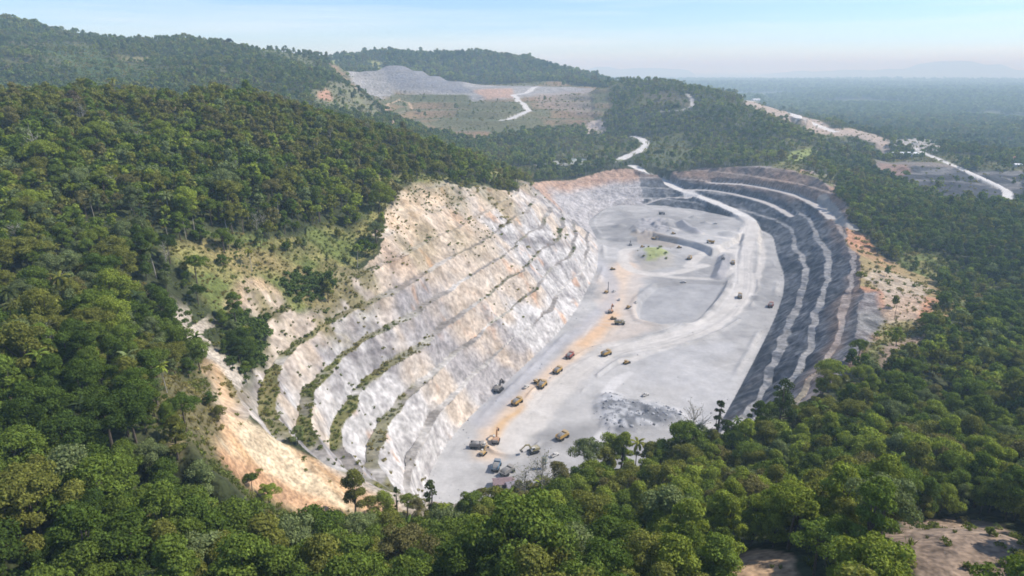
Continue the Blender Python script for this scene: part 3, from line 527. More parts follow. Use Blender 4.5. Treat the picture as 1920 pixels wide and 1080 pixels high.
# ------------------------------------------------------------------ materials of the ground
def new_mat(name):
    m = bpy.data.materials.new(name); m.use_nodes = True; nt = m.node_tree; b = nt.nodes['Principled BSDF']; b.inputs['Roughness'].default_value = .9
    b.inputs['Specular IOR Level'].default_value = .2; return m, nt, b
def nnode(nt, typ, **k):
    n = nt.nodes.new(typ)
    for a, v in k.items(): setattr(n, a, v)
    return n
def ground_mat(name, scales, contrast, bump):
    """colour attribute broken up by grain at several sizes, with matching relief"""
    m, nt, b = new_mat(name); L = nt.links.new
    at = nnode(nt, 'ShaderNodeAttribute', attribute_name='cover'); geo = nnode(nt, 'ShaderNodeNewGeometry'); prev = None; hgt = None
    for s, c in zip(scales, contrast):
        n = nnode(nt, 'ShaderNodeTexNoise'); n.inputs['Scale'].default_value = 1.0 / s; n.inputs['Detail'].default_value = 1.0; n.inputs['Roughness'].default_value = .5
        L(geo.outputs['Position'], n.inputs['Vector'])
        r = nnode(nt, 'ShaderNodeMapRange'); r.inputs[1].default_value = .3; r.inputs[2].default_value = .7; r.inputs[3].default_value = 1 - c; r.inputs[4].default_value = 1 + c * .8; r.clamp = True
        L(n.outputs['Fac'], r.inputs[0])
        if prev is None: prev = r.outputs[0]; hgt = n.outputs['Fac']
        else:
            q = nnode(nt, 'ShaderNodeMath', operation='MULTIPLY'); L(prev, q.inputs[0]); L(r.outputs[0], q.inputs[1]); prev = q.outputs[0]
            h = nnode(nt, 'ShaderNodeMath', operation='MULTIPLY_ADD'); L(n.outputs['Fac'], h.inputs[0]); h.inputs[1].default_value = s / scales[0]; L(hgt, h.inputs[2]); hgt = h.outputs[0]
    v = nnode(nt, 'ShaderNodeVectorMath', operation='SCALE'); L(at.outputs['Color'], v.inputs[0]); L(prev, v.inputs['Scale']); L(v.outputs[0], b.inputs['Base Color'])
    if bump:
        bp = nnode(nt, 'ShaderNodeBump'); bp.inputs['Strength'].default_value = 1.0; bp.inputs['Distance'].default_value = bump; L(hgt, bp.inputs['Height']); L(bp.outputs['Normal'], b.inputs['Normal'])
    return m
M_EARTH = ground_mat('earth', [1.5, 7], [.35, .25], .5)
M_ROCK = ground_mat('quarried_rock', [3.0, 9], [.28, .26], .4)
M_DUST = ground_mat('dusty_floor', [2.2, 8, 30], [.06, .08, .07], 0)
M_ROAD = ground_mat('haul_dust', [3, 9], [.07, .06], 0)
M_FARLAND = ground_mat('far_land', [22, 90], [.45, .3], 9)

# ------------------------------------------------------------------ split the sheet into the setting's pieces
ci = (Z[:-1, :-1] + Z[1:, 1:]) * .5
def cen(F):
    F = np.asarray(F, float); return (F[:-1, :-1] + F[1:, :-1] + F[:-1, 1:] + F[1:, 1:]) * .25
cls = np.zeros((NR - 1, NA - 1), int)
cls[(cen(PIT & (PDm > 0)) > .5) & (cen(INC) > .4)] = 1
cls[cen(FLR) > .5] = 2
cls[(cen(ROAD) > .5) | (cen(ROAD2) > .5)] = 3
cls[(cen(RG) > 2900) & (cls == 0)] = 4
idx = np.arange(NR * NA).reshape(NR, NA)
P3 = np.stack([X, Y, Z], -1).reshape(-1, 3).astype(np.float32); CF = COL.reshape(-1, 3)
def sheet(name, k, mat):
    f = cls == k; q = np.stack([idx[:-1, :-1][f], idx[:-1, 1:][f], idx[1:, 1:][f], idx[1:, :-1][f]], -1)
    used, inv = np.unique(q.ravel(), return_inverse=True); nf = len(q)
    me = bpy.data.meshes.new(name); me.vertices.add(len(used)); me.vertices.foreach_set('co', P3[used].ravel())
    me.loops.add(nf * 4); me.loops.foreach_set('vertex_index', inv.astype(np.int32)); me.polygons.add(nf)
    me.polygons.foreach_set('loop_start', np.arange(0, nf * 4, 4, dtype=np.int32))
    me.polygons.foreach_set('use_smooth', np.full(nf, k != 1))
    me.update(calc_edges=True)
    at = me.color_attributes.new('cover', 'FLOAT_COLOR', 'POINT'); c = np.ones((len(used), 4), np.float32); c[:, :3] = CF[used]; at.data.foreach_set('color', c.ravel())
    me.materials.append(mat); o = bpy.data.objects.new(name, me); C.objects.link(o); o['kind'] = 'structure'; return o
sheet('ground', 0, M_EARTH); sheet('quarry_wall', 1, M_ROCK); sheet('quarry_floor', 2, M_DUST); sheet('haul_road', 3, M_ROAD); sheet('plain_and_hills', 4, M_FARLAND)
def simple_mat(name, col, rough=.6, metal=0.0, spec=.4):
    m, nt, b = new_mat(name); b.inputs['Base Color'].default_value = (*col, 1); b.inputs['Roughness'].default_value = rough; b.inputs['Metallic'].default_value = metal; b.inputs['Specular IOR Level'].default_value = spec
    return m
# sea in the bay
me = bpy.data.meshes.new('sea'); vv = []; ff = []
for i in range(65):
    a = R(-10 + 60 * i / 64)
    for r_ in (9000, 46000): vv.append((r_ * math.sin(a), r_ * math.cos(a), -62))
for i in range(64): ff.append((2 * i, 2 * i + 2, 2 * i + 3, 2 * i + 1))
me.from_pydata(vv, [], ff); ms, nts, bs = new_mat('sea_water'); bs.inputs['Base Color'].default_value = (.03, .06, .08, 1); bs.inputs['Roughness'].default_value = .25; bs.inputs['Specular IOR Level'].default_value = .5
wv = nnode(nts, 'ShaderNodeTexNoise'); wv.inputs['Scale'].default_value = .02; wb = nnode(nts, 'ShaderNodeBump'); wb.inputs['Distance'].default_value = 2.0; nts.links.new(wv.outputs['Fac'], wb.inputs['Height']); nts.links.new(wb.outputs['Normal'], bs.inputs['Normal'])
me.materials.append(ms); o = bpy.data.objects.new('sea', me); C.objects.link(o); o['kind'] = 'structure'
# the air
HZ = 1.45e-4
bm = bmesh.new(); bmesh.ops.create_cube(bm, size=1.0)
me = bpy.data.meshes.new('haze'); bm.to_mesh(me); bm.free()
haze = bpy.data.objects.new('haze', me); C.objects.link(haze); zt = max(float(Z.max()) + 8, HC + 60); zb = min(float(Z.min()), -95) - 1
haze.scale = (98000, 98000, zt - zb); haze.location = (0, 0, (zt + zb) / 2)
mh = bpy.data.materials.new('haze_air'); mh.use_nodes = True; nh = mh.node_tree; nh.nodes.clear(); oh = nh.nodes.new('ShaderNodeOutputMaterial'); pv = nh.nodes.new('ShaderNodeVolumePrincipled')
pv.inputs['Color'].default_value = (.57, .80, 1.0, 1); pv.inputs['Density'].default_value = HZ; pv.inputs['Absorption Color'].default_value = (1, 1, 1, 1); pv.inputs['Anisotropy'].default_value = .0
nh.links.new(pv.outputs['Volume'], oh.inputs['Volume']); me.materials.append(mh); mh.cycles.homogeneous_volume = True
tag(haze, 'thin pale haze in the air over the valley', 'haze', kind='stuff')
print('ground built', round(time.time() - T0, 1))
# ------------------------------------------------------------------ vegetation: leaf-clump trees
def foliage_mat(name, sat=1.0):
    m, nt, b = new_mat(name); L = nt.links.new
    at = nnode(nt, 'ShaderNodeAttribute', attribute_name='tint', attribute_type='INSTANCER')
    geo = nnode(nt, 'ShaderNodeNewGeometry')
    no = nnode(nt, 'ShaderNodeTexNoise'); no.inputs['Scale'].default_value = .55; no.inputs['Detail'].default_value = 3; no.inputs['Roughness'].default_value = .7
    L(geo.outputs['Position'], no.inputs['Vector'])
    mr = nnode(nt, 'ShaderNodeMapRange'); mr.inputs[1].default_value = .3; mr.inputs[2].default_value = .7; mr.inputs[3].default_value = .62; mr.inputs[4].default_value = 1.45
    L(no.outputs['Fac'], mr.inputs[0])
    ri = nnode(nt, 'ShaderNodeMapRange'); ri.inputs[3].default_value = .7; ri.inputs[4].default_value = 1.35; L(geo.outputs['Random Per Island'], ri.inputs[0])
    mu = nnode(nt, 'ShaderNodeMath', operation='MULTIPLY'); L(mr.outputs[0], mu.inputs[0]); L(ri.outputs[0], mu.inputs[1])
    sc_ = nnode(nt, 'ShaderNodeVectorMath', operation='SCALE'); L(at.outputs['Color'], sc_.inputs[0]); L(mu.outputs[0], sc_.inputs['Scale'])
    df = nnode(nt, 'ShaderNodeBsdfDiffuse'); tr = nnode(nt, 'ShaderNodeBsdfTranslucent'); mixs = nnode(nt, 'ShaderNodeMixShader'); mixs.inputs[0].default_value = .30
    warm = nnode(nt, 'ShaderNodeVectorMath', operation='MULTIPLY'); warm.inputs[1].default_value = (1.25, 1.3, .7); L(sc_.outputs[0], warm.inputs[0])
    L(sc_.outputs[0], df.inputs['Color']); L(warm.outputs[0], tr.inputs['Color']); L(df.outputs[0], mixs.inputs[1]); L(tr.outputs[0], mixs.inputs[2])
    L(mixs.outputs[0], nt.nodes['Material Output'].inputs['Surface']); nt.nodes.remove(b); return m
M_LEAF = foliage_mat('leaves')
M_BARK = ground_mat('bark_base', [.3, 1.2], [.3, .2], .03)
def bark(name, col):
    m, nt, b = new_mat(name); n = nnode(nt, 'ShaderNodeTexNoise'); n.inputs['Scale'].default_value = 3.0; n.inputs['Detail'].default_value = 4
    r = nnode(nt, 'ShaderNodeValToRGB'); r.color_ramp.elements[0].position = .3; r.color_ramp.elements[1].position = .7
    r.color_ramp.elements[0].color = (*[c * .6 for c in col], 1); r.color_ramp.elements[1].color = (*[min(1, c * 1.3) for c in col], 1)
    g = nnode(nt, 'ShaderNodeNewGeometry'); nt.links.new(g.outputs['Position'], n.inputs['Vector']); nt.links.new(n.outputs['Fac'], r.inputs[0]); nt.links.new(r.outputs[0], b.inputs['Base Color']); return m
M_TRUNK = bark('trunk_bark', (.13, .105, .08)); M_PALE = bark('pale_bark', (.40, .37, .32))

def mesh_of(name, V, F, mat, mats=None, mi=None):
    me = bpy.data.meshes.new(name); me.from_pydata([tuple(v) for v in V], [], F)
    for m in ([mat] if mats is None else mats): me.materials.append(m)
    if mi is not None: me.polygons.foreach_set('material_index', mi)
    me.update(); return me
def limb(V, F, pts, rads, seg=6):
    base = len(V); pts = [Vector(p) for p in pts]
    for i, p in enumerate(pts):
        d = (pts[min(i + 1, len(pts) - 1)] - pts[max(i - 1, 0)]).normalized(); a = d.orthogonal().normalized(); b = d.cross(a)
        for k in range(seg):
            t = 2 * math.pi * k / seg; V.append(p + (a * math.cos(t) + b * math.sin(t)) * rads[i])
    for i in range(len(pts) - 1):
        for k in range(seg):
            F.append((base + i * seg + k, base + i * seg + (k + 1) % seg, base + (i + 1) * seg + (k + 1) % seg, base + (i + 1) * seg + k))
def crown_mesh(rs, lobes, n, smin, smax, up=-.35):
    """leaf clumps spread over (and a little inside) a cloud of lobes"""
    lobes = np.array(lobes); w = lobes[:, 3] ** 2; w = w / w.sum(); li = rs.choice(len(lobes), n, p=w)
    d = rs.normal(size=(n * 3, 3)); d /= np.linalg.norm(d, axis=1)[:, None]; d = d[d[:, 2] > up][:n]
    while len(d) < n: d = np.concatenate([d, d])[:n]
    d = d[:n]; rad = lobes[li, 3] * (0.60 + .52 * rs.rand(n) ** .7 + .22 * (rs.rand(n) > .9)); P = lobes[li, :3] + d * rad[:, None] * np.array((1, 1, .8))
    nn = d + rs.normal(size=(n, 3)) * .55 + np.array((0, 0, .25)); nn /= np.linalg.norm(nn, axis=1)[:, None]
    t = np.cross(nn, rs.normal(size=(n, 3))); t /= np.linalg.norm(t, axis=1)[:, None] + 1e-9; b = np.cross(nn, t)
    s = (smin + (smax - smin) * rs.rand(n))[:, None] * .5
    V = np.empty((n, 4, 3))
    for k, (a, c) in enumerate(((-1, -.55), (.7, -1), (1, .6), (-.6, 1))):
        j = .7 + .5 * rs.rand(n, 1); V[:, k] = P + (t * a + b * c) * s * j + nn * (rs.rand(n, 1) - .5) * s * .7
    return V.reshape(-1, 3), [(4 * i, 4 * i + 1, 4 * i + 2, 4 * i + 3) for i in range(n)]
def tree_parts(seed, h, cr, form, n, smin, smax, seg=6):
    """trunk with limbs, and a crown of lobes; h height, cr crown radius"""
    rs = np.random.RandomState(seed); tv, tf = [], []; lobes = []
    if form == 'round': z0, z1, nl = .40, .90, 16
    elif form == 'tall': z0, z1, nl = .38, .93, 12
    elif form == 'flat': z0, z1, nl = .66, .88, 13
    elif form == 'column': z0, z1, nl = .22, .95, 12
    elif form == 'ragged': z0, z1, nl = .34, .94, 15
    else: z0, z1, nl = .45, .88, 9
    lean = rs.normal(size=2) * .03 * h
    fork = z0 * h * .85
    limb(tv, tf, [(0, 0, -1.2), (lean[0] * .3, lean[1] * .3, fork * .5), (lean[0] * .6, lean[1] * .6, fork), (lean[0], lean[1], h * .82)], [h * .026, h * .02, h * .016, h * .005], seg)
    for k in range(nl):
        a = 2.4 * k + rs.rand() * .9; q = (k + .5) / nl; zz = h * (z0 + (z1 - z0) * q)
        if form == 'tall': env = cr * (1.0 - .62 * q)
        elif form == 'column': env = cr * (.9 - .35 * q)
        elif form == 'flat': env = cr * (.95 - .35 * q)
        else: env = cr * (math.sin(math.pi * (.22 + .68 * q)))
        rr = env * (.30 + .72 * rs.rand()); lr = cr * (.24 + .28 * rs.rand()) * (1 - .25 * q)
        if form == 'flat': lr *= .85
        if form == 'ragged': rr = env * (.30 + .85 * rs.rand()); lr = cr * (.16 + .26 * rs.rand())
        c = (lean[0] + rr * math.cos(a), lean[1] + rr * math.sin(a), zz + rs.normal() * .02 * h); lobes.append((*c, lr))
        if k % 2 == 0 or form == 'flat':
            st = (lean[0] * .6, lean[1] * .6, fork + (zz - fork) * .25); md = ((st[0] + c[0]) / 2, (st[1] + c[1]) / 2, (st[2] + zz) / 2 - .02 * h)
            limb(tv, tf, [st, md, c], [h * .011, h * .008, h * .003], max(4, seg - 2))
    lobes.append((lean[0], lean[1], h * (z1 - .04), cr * .42))
    cv, cf = crown_mesh(rs, lobes, n, smin, smax); return tv, tf, cv, cf
def palm_parts(seed, h, L, nf, steps=5):
    rs = np.random.RandomState(seed); tv, tf = [], []; ln = rs.normal(size=2) * .08 * h
    top = Vector((ln[0], ln[1], h)); limb(tv, tf, [(0, 0, -1), (ln[0] * .25, ln[1] * .25, h * .4), (ln[0] * .6, ln[1] * .6, h * .75), top], [.22, .17, .14, .12], 6)
    V, F = [], []
    for k in range(nf):
        a = 2.4 * k + rs.rand() * .5; el = .95 - 1.35 * (k / nf) + rs.normal() * .12; ll = L * (.85 + .3 * rs.rand()); w = .48 * (L / 3.4)
        px = Vector(top); ang = el; dirh = Vector((math.cos(a), math.sin(a), 0)); side = Vector((-math.sin(a), math.cos(a), 0)); base = len(V)
        for s in range(steps + 1):
            q = s / steps; ww = w * (.35 + 1.3 * q) * (1 - q ** 3) + .04; dz = Vector((0, 0, -.5 * ww))
            V += [px - side * ww + dz, px, px + side * ww + dz]
            if s < steps:
                ang = el - 1.75 * q ** 1.3; px = px + (dirh * math.cos(ang) + Vector((0, 0, math.sin(ang)))) * (ll / steps)
        for s in range(steps):
            i = base + 3 * s; F += [(i, i + 1, i + 4, i + 3), (i + 1, i + 2, i + 5, i + 4)]
    return tv, tf, V, F
def bare_parts(seed, h, n_twig=26, leaf=0):
    rs = np.random.RandomState(seed); tv, tf = [], []; ln = rs.normal(size=2) * .04 * h
    limb(tv, tf, [(0, 0, -1), (ln[0] * .4, ln[1] * .4, h * .45), (ln[0], ln[1], h)], [h * .017, h * .013, h * .003], 6); tips = []
    for k in range(n_twig):
        q = .42 + .55 * rs.rand(); a = rs.rand() * 6.28; l = h * .30 * (1.25 - q) * (.7 + .6 * rs.rand()) + h * .05; s = Vector((ln[0] * q, ln[1] * q, h * q))
        e = s + Vector((math.cos(a) * l, math.sin(a) * l, l * (.5 + .7 * rs.rand()))); m_ = (s + e) / 2 + Vector(rs.normal(size=3) * .02 * h)
        limb(tv, tf, [s, m_, e], [h * .006, h * .004, h * .0018], 4); tips.append((*e, h * .06))
        for _ in range(2):
            e2 = m_ + Vector(rs.normal(size=3) * l * .35) + Vector((0, 0, l * .3)); limb(tv, tf, [m_, e2], [h * .0035, h * .0015], 3); tips.append((*e2, h * .05))
    if leaf: cv, cf = crown_mesh(rs, tips, leaf, .25, .5, -1)
    else: cv, cf = [], []
    return tv, tf, cv, cf
def joined(name, parts, tm=None):
    tv, tf, cv, cf = parts; n = len(tv)
    return mesh_of(name, list(tv) + list(cv), list(tf) + [tuple(i + n for i in f) for f in cf], None, [tm or M_TRUNK, M_LEAF], [0] * len(tf) + [1] * len(cf))

FORMS = [('round', 12.0, 4.6), ('ragged', 12.5, 4.9), ('tall', 15.0, 3.9), ('flat', 14.0, 5.3), ('ragged', 11.5, 4.2), ('tall', 13.0, 4.3)]
NEAR_MESH = []
for k, (fm, h_, cr_) in enumerate(FORMS):
    tv, tf, cv, cf = tree_parts(100 + k, h_, cr_, fm, 7000, .17, .40)
    NEAR_MESH.append((mesh_of('trunk', tv, tf, M_TRUNK), mesh_of('crown', cv, cf, M_LEAF)))
palm0 = [palm_parts(300 + k, 9.5 + k, 3.6, 17) for k in range(3)]
PALM_MESH = [(mesh_of('trunk', p[0], p[1], M_PALE), mesh_of('fronds', p[2], p[3], M_LEAF)) for p in palm0]
def proto_obj(name, me): return bpy.data.objects.new(name, me)           # not linked: only a source of copies for the scattered stuff
P_NEAR = [proto_obj('tree_near', joined('tree_near', tree_parts(100 + k, h_, cr_, fm, 4000, .22, .50))) for k, (fm, h_, cr_) in enumerate(FORMS)]
P_MID = [proto_obj('tree_mid', joined('tree_mid', tree_parts(400 + k, h_, cr_, fm, 620, .62, 1.2, 4))) for k, (fm, h_, cr_) in enumerate(FORMS)]
P_FAR = [proto_obj('tree_far', joined('tree_far', tree_parts(500 + k, h_, cr_ * 1.05, fm, 150, 1.3, 2.5, 3))) for k, (fm, h_, cr_) in enumerate(FORMS)]
P_PALM = [proto_obj('palm_far', joined('palm_far', palm_parts(600 + k, 10 + k, 4.3, 12, 3), M_PALE)) for k in range(2)]
P_PALMN = [proto_obj('palm_near', joined('palm_near', palm_parts(640 + k, 11 + 2 * k, 4.0, 17), M_PALE)) for k in range(2)]
def shrub_parts(seed, r, n, smin, smax):
    rs = np.random.RandomState(seed); lobes = [(rs.normal() * r * .45, rs.normal() * r * .45, r * (.25 + .35 * rs.rand()), r * (.35 + .25 * rs.rand())) for _ in range(6)]
    cv, cf = crown_mesh(rs, lobes, n, smin, smax, -.2); return [], [], cv, cf
P_SHRUB = [proto_obj('shrub', joined('shrub', shrub_parts(700 + k, 1.25, 90, .25, .6))) for k in range(3)]
def tuft_parts(seed, n):
    rs = np.random.RandomState(seed); V, F = [], []
    for k in range(n):
        a = rs.rand() * 6.28; r = rs.rand() * .6; x, y = r * math.cos(a), r * math.sin(a); l = .5 + .8 * rs.rand(); ox, oy = rs.normal(size=2) * .35; w = .09; ca, sa = math.cos(a) * w, math.sin(a) * w; i = len(V)
        V += [(x - sa, y + ca, -.1), (x + sa, y - ca, -.1), (x + ox * .5 + sa * .6, y + oy * .5 - ca * .6, l * .7), (x + ox, y + oy, l)]; F.append((i, i + 1, i + 2, i + 3))
    return [], [], V, F
P_TUFT = [proto_obj('grass_tuft', joined('grass_tuft', tuft_parts(720 + k, 34))) for k in range(2)]

def scatter(name, pts, rotz, scale, pidx, tint, protos, label, cat, kind='stuff'):
    """one object whose points carry copies of the source meshes"""
    me = bpy.data.meshes.new(name); n = len(pts); me.vertices.add(n); me.vertices.foreach_set('co', np.asarray(pts, np.float32).ravel())
    for nm, typ, arr in (('rotz', 'FLOAT', rotz), ('size', 'FLOAT', scale), ('pick', 'INT', pidx)):
        a = me.attributes.new(nm, typ, 'POINT'); a.data.foreach_set('value', np.asarray(arr, np.int32 if typ == 'INT' else np.float32))
    a = me.attributes.new('tint', 'FLOAT_VECTOR', 'POINT'); a.data.foreach_set('vector', np.asarray(tint, np.float32).ravel())
    o = bpy.data.objects.new(name, me); C.objects.link(o)
    col = bpy.data.collections.new(name + '_sources')
    for i, p in enumerate(protos):
        if p.name not in col.objects: col.objects.link(p)
    order = {p.name: i for i, p in enumerate(sorted(protos, key=lambda p: p.name))}; lut = np.array([order[p.name] for p in protos])
    me.attributes['pick'].data.foreach_set('value', lut[np.asarray(pidx, int)].astype(np.int32))
    ng = bpy.data.node_groups.new(name, 'GeometryNodeTree'); ng.interface.new_socket('Geometry', in_out='INPUT', socket_type='NodeSocketGeometry'); ng.interface.new_socket('Geometry', in_out='OUTPUT', socket_type='NodeSocketGeometry')
    N = ng.nodes.new; L = ng.links.new; gi = N('NodeGroupInput'); go = N('NodeGroupOutput'); ip = N('GeometryNodeInstanceOnPoints'); cin = N('GeometryNodeCollectionInfo')
    cin.inputs['Collection'].default_value = col; cin.inputs['Separate Children'].default_value = True; cin.inputs['Reset Children'].default_value = True
    def att(nm, dt):
        q = N('GeometryNodeInputNamedAttribute'); q.data_type = dt; q.inputs['Name'].default_value = nm; return q.outputs['Attribute']
    cmb = N('ShaderNodeCombineXYZ'); L(att('rotz', 'FLOAT'), cmb.inputs['Z']); e2r = N('FunctionNodeEulerToRotation'); L(cmb.outputs[0], e2r.inputs[0])
    m2p = N('GeometryNodeMeshToPoints'); L(gi.outputs[0], m2p.inputs[0]); L(m2p.outputs[0], ip.inputs['Points']); L(cin.outputs[0], ip.inputs['Instance']); ip.inputs['Pick Instance'].default_value = True
    L(att('pick', 'INT'), ip.inputs['Instance Index']); L(e2r.outputs[0], ip.inputs['Rotation'])
    cs = N('ShaderNodeCombineXYZ'); sz = att('size', 'FLOAT')
    for k in range(3): L(sz, cs.inputs[k])
    L(cs.outputs[0], ip.inputs['Scale']); L(ip.outputs[0], go.inputs[0])
    md = o.modifiers.new('scatter', 'NODES'); md.node_group = ng
    tag(o, label, cat, kind=kind); return o

rs = np.random.RandomState(5)
def jgrid(x0, x1, y0, y1, s):
    xs = np.arange(x0, x1, s); ys = np.arange(y0, y1, s * .87); gx, gy = np.meshgrid(xs, ys); gx = gx + (np.arange(len(ys)) % 2)[:, None] * s * .5
    return (gx + (rs.rand(*gx.shape) - .5) * s * .8).ravel(), (gy + (rs.rand(*gy.shape) - .5) * s * .8).ravel()
EL = (Z - HC) / RG; RUNMAX = np.maximum.accumulate(EL, 0)
def seen(x, y, z, top, tol): return (z + top - HC) / np.hypot(x, y) > look(RUNMAX, x, y) - tol
PAL = [('dark green', (.044, .066, .020)), ('deep green', (.066, .095, .026)), ('mid green', (.098, .128, .034)), ('olive', (.135, .135, .045)), ('yellow green', (.165, .190, .046)), ('brownish', (.135, .120, .066)), ('grey green', (.125, .145, .085)), ('russet', (.175, .100, .055))]
PALC = np.array([p[1] for p in PAL]) * np.array((1.32, 1.38, .95))
OPEN = np.maximum(np.maximum(np.maximum(ROAD, SPURM), POND), np.maximum(ROAD2, (FLR | (WALL & (RG > 800))).astype(float)))
def band(r0, r1, s, base):
    w = r1 * math.sin(R(48)); x, y = jgrid(-w, w, r0 * .6, r1, s); r = np.hypot(x, y); a = np.abs(np.arctan2(x, y)); k = (r >= r0) & (r < r1) & (a < R(47)); x, y = x[k], y[k]
    dn = look(FOREST, x, y); gap = fbm(x, y, 38, 3, .55, 110); k = rs.rand(len(x)) < dn * sstep(.20, .32, gap) * (1 - .8 * (1 - sstep(.34, .44, fbm(x, y, 150, 4, .6, 114))) * (r0 > 1000)); x, y = x[k], y[k]; z = look(Z, x, y)
    sl = look(SLOPE, x, y); k = (sl < 1.9) & seen(x, y, z, 14, .022)
    if r1 < 310:
        rr_ = np.hypot(x, y); blk = np.zeros(len(x))
        for q in (5, 11, 18, 26, 35): blk = np.maximum(blk, look(BARE, x * (1 + q / rr_), y * (1 + q / rr_)))
        k &= rs.rand(len(x)) > blk * .985
    if r1 > 560:                                       # the verges of roads and bare ground are kept open on their near side
        rr_ = np.hypot(x, y); blk = np.zeros(len(x))
        for q in (8, 18, 30, 44, 60): f_ = 1 + q / rr_; blk = np.maximum(blk, look(OPEN, x * f_, y * f_) * (q < (70 if r1 > 1100 else 40)))
        k &= rs.rand(len(x)) > blk * .93
    x, y, z = x[k], y[k], z[k]; n = len(x)
    big = fbm(x, y, 90, 3, .5, 111); sc_ = base * (.44 + .80 * rs.rand(n) ** 1.3 + .42 * (rs.rand(n) > .955)) * (.8 + .4 * big)
    # patches of one kind of green, with strangers among them
    zone = fbm(x, y, 120, 4, .55, 112) * .62 + fbm(x, y, 26, 2, .5, 113) * .25 + rs.rand(n) * .34 + .03
    ci_ = np.digitize(zone, [.42, .54, .66, .76, .86]); odd = rs.rand(n); ci_ = np.where(odd < .014, 5, np.where(odd < .10, 6, ci_))
    return x, y, z, sc_, ci_
BX, BY, BZ, BS, BC = [np.concatenate(q) for q in zip(band(45, 300, 6.3, 1.16), band(300, 560, 6.2, 1.08), band(560, 1100, 6.4, .95))]
# the brownish crest of the left hill and the yellower crowns below the near right forest
crest = sstep(520, 600, np.hypot(BX, BY)) * (BX < -60) * (BY < 760); BC = np.where((rs.rand(len(BX)) < .75 * crest), rs.choice([3, 3, 2, 5, 3], len(BX)), BC)
lowr = (BX > 20) & (np.hypot(BX, BY) < 260) & (rs.rand(len(BX)) < .30); BC = np.where(lowr, rs.choice([3, 4, 2, 4], len(BX)), BC)
# crowns along the quarry mouth stay under the ridge's own edge
_h = np.array([f[1] for f in FORMS]); BK = rs.randint(0, 6, len(BX)); _u, _zl = edge_rise(BX, BY, 4.0); _inr = (_u > 380) & (_u < 1740) & (BY < edge_lim(_u)) & (BY > 60)
room = np.where(_inr, (_zl - BZ) / (_h[BK] * BS) * (.8 + .45 * rs.rand(len(BX))), 9.0); keep = room > .34; BS = BS * np.clip(room, .34, 1.0)
BX, BY, BZ, BS, BC, BK = BX[keep], BY[keep], BZ[keep], BS[keep], BC[keep], BK[keep]
BT = PALC[BC] * (.85 + .3 * rs.rand(len(BX), 1)); BR = rs.rand(len(BX)) * 6.283
BH = np.array([f[1] for f in FORMS])[BK] * BS; BCR = np.array([f[2] for f in FORMS])[BK] * BS
# which trees the photograph shows: nearest first, each covering a patch of the picture
dist = np.sqrt(BX ** 2 + BY ** 2 + (BZ + BH * .6 - HC) ** 2)
pu, pv, pz = project(BX, BY, BZ + BH * .66); ok = np.ones(len(BX), bool)
for t in np.linspace(.15, .97, 60):
    qx, qy, qz = BX * t, BY * t, HC + (BZ + BH - HC) * t; ok &= look(Z, qx, qy) < qz
buf = np.zeros((540, 960), bool); VIS = np.zeros(len(BX), int)
# tree tops below the terrain's own skyline are hidden; the rest claim pixels in turn
for i in np.argsort(dist):
    if not ok[i] or dist[i] > 700: continue
    rx = max(1.0, 640 * BCR[i] / pz[i]); ry = max(1.0, 640 * BH[i] * .30 / pz[i]); u, v = pu[i] / 2, pv[i] / 2
    u0, u1, v0, v1 = int(max(0, u - rx)), int(min(960, u + rx + 1)), int(max(0, v - ry)), int(min(540, v + ry + 1))
    if u0 >= u1 or v0 >= v1: continue
    gu, gv = np.meshgrid(np.arange(u0, u1), np.arange(v0, v1)); e = ((gu - u) / rx) ** 2 + ((gv - v) / ry) ** 2 < 1
    s_ = buf[v0:v1, u0:u1]; VIS[i] = int((e & ~s_).sum()); s_ |= e
print('near trees', len(BX), 'visible', int((VIS > 6).sum()), round(time.time() - T0, 1))
order = np.argsort(-VIS); PICK = order[:300]; PICK = PICK[VIS[PICK] > 20]
rest = np.ones(len(BX), bool); rest[PICK] = False
lod = np.where(np.hypot(BX, BY) < 380, 0, 6) + BK; lod = np.where((rs.rand(len(BX)) < .075) & (BX < 150) & (np.hypot(BX, BY) > 190), 20 + rs.randint(0, 2, len(BX)), lod)
parts_x = [BX[rest]]; parts_y = [BY[rest]]; parts_z = [BZ[rest]]; parts_s = [BS[rest]]; parts_p = [lod[rest]]; parts_t = [BT[rest]]
def add_far(x, y, z, s, p, t): parts_x.append(x); parts_y.append(y); parts_z.append(z); parts_s.append(s); parts_p.append(p); parts_t.append(t)
for r0, r1, s, base in ((1100, 2300, 8.6, 1.02), (2300, 4300, 14.5, 1.65)):
    x, y, z, sc_, ci_ = band(r0, r1, s, base); t = PALC[ci_] * (.85 + .3 * rs.rand(len(x), 1)); p = 12 + rs.randint(0, 6, len(x))
    u, v, _ = project(x, y, z); green_hill = (u > 90) & (u < 320) & (v > 75) & (v < 165) & (rs.rand(len(x)) < .7); t = np.where(green_hill[:, None], PALC[4] * (.55 + .35 * rs.rand(len(x), 1)), t); sc_ = np.where(green_hill, sc_ * .6, sc_)
    palmy = (u > 1040) & (u < 1600) & (r1 < 2400) & (rs.rand(len(x)) < .6); p = np.where(palmy, 18 + rs.randint(0, 2, len(x)), p); t = np.where(palmy[:, None], t * np.array((1.05, 1.0, 1.15)), t)
    add_far(x, y, z, sc_, p, t); print('band', r0, len(x))
n = 42000; r = np.exp(rs.uniform(math.log(4000), math.log(15000), n)); a = rs.uniform(R(-6), R(43), n); x, y = r * np.sin(a), r * np.cos(a); z = look(Z, x, y); k = (z > -55) & seen(x, y, z, 30, .004) & (fbm(x, y, 420, 3, .5, 95) < .6); x, y, z, r = x[k], y[k], z[k], r[k]
